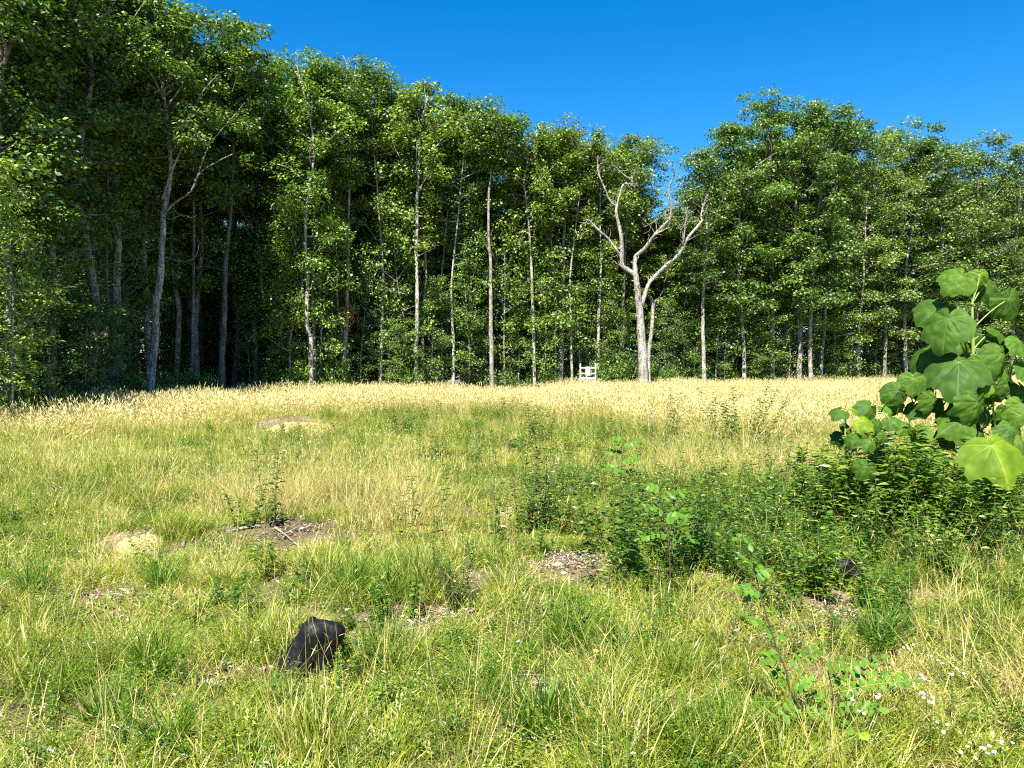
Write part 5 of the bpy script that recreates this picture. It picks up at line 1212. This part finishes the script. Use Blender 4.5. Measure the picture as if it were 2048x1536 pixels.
locust("dark seedling with feathery leaflet sprays in the middle distance, right of centre", [(1240, 1060), (1242, 960), (1245, 910), (1240, 880)],
       [(((1245 - 1250) * 2.566, (890 - 1000) * 2.566), ((1225 - 1250) * 2.566, (878 - 1000) * 2.566), 4, 0), ((0, -285), (90, -300), 5, 0), ((-10, -230), (-90, -245), 5, .1), ((-10, -200), (80, -215), 5, -.1), ((-10, -150), (-100, -165), 5, -.1), ((-15, -130), (80, -140), 5, .1)], 8.2, 34, .06)

# ---- flowers
M_PETAL = leafy("white_petal", [(0, (.72, .72, .68)), (1, (.8, .8, .77))], trans=.2, gloss=0)
M_YEL = leafy("yellow_petal", [(0, (.75, .58, .02)), (1, (.8, .65, .04))], trans=.2, gloss=0)
def flower_head(mb, c, r, n=11, tilt=None, rg=None):
    N = unit(np.array([rg.normal(0, .25), -.35 + rg.normal(0, .2), 1.0])); U = unit(np.cross(N, [0, 1, .2])); V = np.cross(N, U)
    a = np.arange(n) / n * 2 * math.pi + rg.random(); D = np.cos(a)[:, None] * U + np.sin(a)[:, None] * V + N * .1
    kites(mb, np.repeat(c[None], n, 0), D, np.repeat(N[None], n, 0), r, r * .5, .5, fold=.05)
FL = [(1440, 770, 3), (1497, 747, 2), (1700, 912, 2), (1742, 885, 2), (1575, 936, 5), (1590, 1040, 3), (1550, 1026, 3), (1165, 1040, 2), (1187, 1006, 3), (1325, 1020, 4), (1220, 1096, 2), (1805, 1282, 2), (1890, 1302, 4), (1950, 1272, 3), (1916, 1322, 2), (1772, 1336, 2), (1665, 1166, 2), (1690, 1220, 2), (1515, 1005, 2), (1620, 830, 3)]
for k, (zx, zy, nh) in enumerate(sorted(FL)):
    px, py = z3(zx, zy); d = 1.52 * F / (py - HZ) * .97
    rg = np.random.default_rng(800 + k); x = (px - 1024) / F * d; z0 = H(x, d); hgt = CAMZ - (py - HZ) / F * d - z0
    names = ORD + ["eleventh", "twelfth", "thirteenth", "fourteenth", "fifteenth", "sixteenth", "seventeenth", "eighteenth", "nineteenth", "last"]
    r = empty("wildflower", (x, d, z0), "%s white wildflower from the left in the lower right corner" % names[k], "flower", "white wildflowers at the lower right")
    mb = MB(); heads = [np.array([rg.normal(0, .018), rg.normal(0, .018), hgt + rg.normal(0, .008)]) for _ in range(nh)]
    for c in heads: tube(mb, smooth_path([(0, 0, -.02), (c[0] * .3, c[1] * .3, hgt * .6), c], 5), [.0014, .0012, .001, .0008, .0008], 4)
    link("stem", mb.mesh("stem", M_STEM), r)
    for c in heads:
        mb = MB(); flower_head(mb, np.zeros(3), .0085, 11, None, rg); b = link("blossom", mb.mesh("blossom", M_PETAL), r, c)
        mb = MB(); th = np.linspace(0, 2 * math.pi, 7)[:-1]; mb.add([(0, -.001, .004)] + [(math.cos(t) * .0035, math.sin(t) * .0035, .002) for t in th], t=[[0, i + 1, (i + 1) % 6 + 1] for i in range(6)]); link("flower_centre", mb.mesh("flower_centre", M_YEL), b)
px, py = 1193, 1306; d = 1.5 * F / (py - HZ); x = (px - 1024) / F * d; z0 = H(x, d); hgt = CAMZ - (py - HZ) / F * d - z0; rg = np.random.default_rng(1)
r = empty("wildflower", (x, d, z0), "single bright yellow flower low in the grass right of centre", "flower"); mb = MB(); tube(mb, [(0, 0, -.02), (0, 0, hgt / 2), (0, 0, hgt)], .0013, 4); link("stem", mb.mesh("stem", M_STEM), r)
mb = MB(); flower_head(mb, np.array([0, 0, 0.]), .017, 8, None, rg); link("blossom", mb.mesh("blossom", M_YEL), r, (0, 0, hgt))
# pale oval leaf seen against the tussock, and yellow leaves low right
for (px, py, sz_, col, lab) in [(763, 1172, .036, (1.6, 1.5, 1.3), "single pale green oval leaf standing out before the widest tussock"), (1734, 1480, .05, (3.2, 2.2, .4), "single bright yellow leaf near the bottom right")]:
    d = 1.55 * F / (py - HZ); x = (px - 1024) / F * d; z0 = H(x, d); hgt = CAMZ - (py - HZ) / F * d - z0
    r = empty("leafy_sprout", (x, d, z0), lab, "sprout"); mb = MB(); tube(mb, [(0, 0, -.02), (.004, 0, hgt / 2), (0, 0, hgt)], .0013, 4); link("stem", mb.mesh("stem", M_STEM), r)
    o = link("leaf", LFT, r); o.color = (*col, 1); o.matrix_local = Matrix.Translation((-sz_ * .4, 0, hgt)) @ Matrix.Rotation(1.0, 4, 'X') @ Matrix.Diagonal((sz_, sz_ * 1.1, sz_, 1))
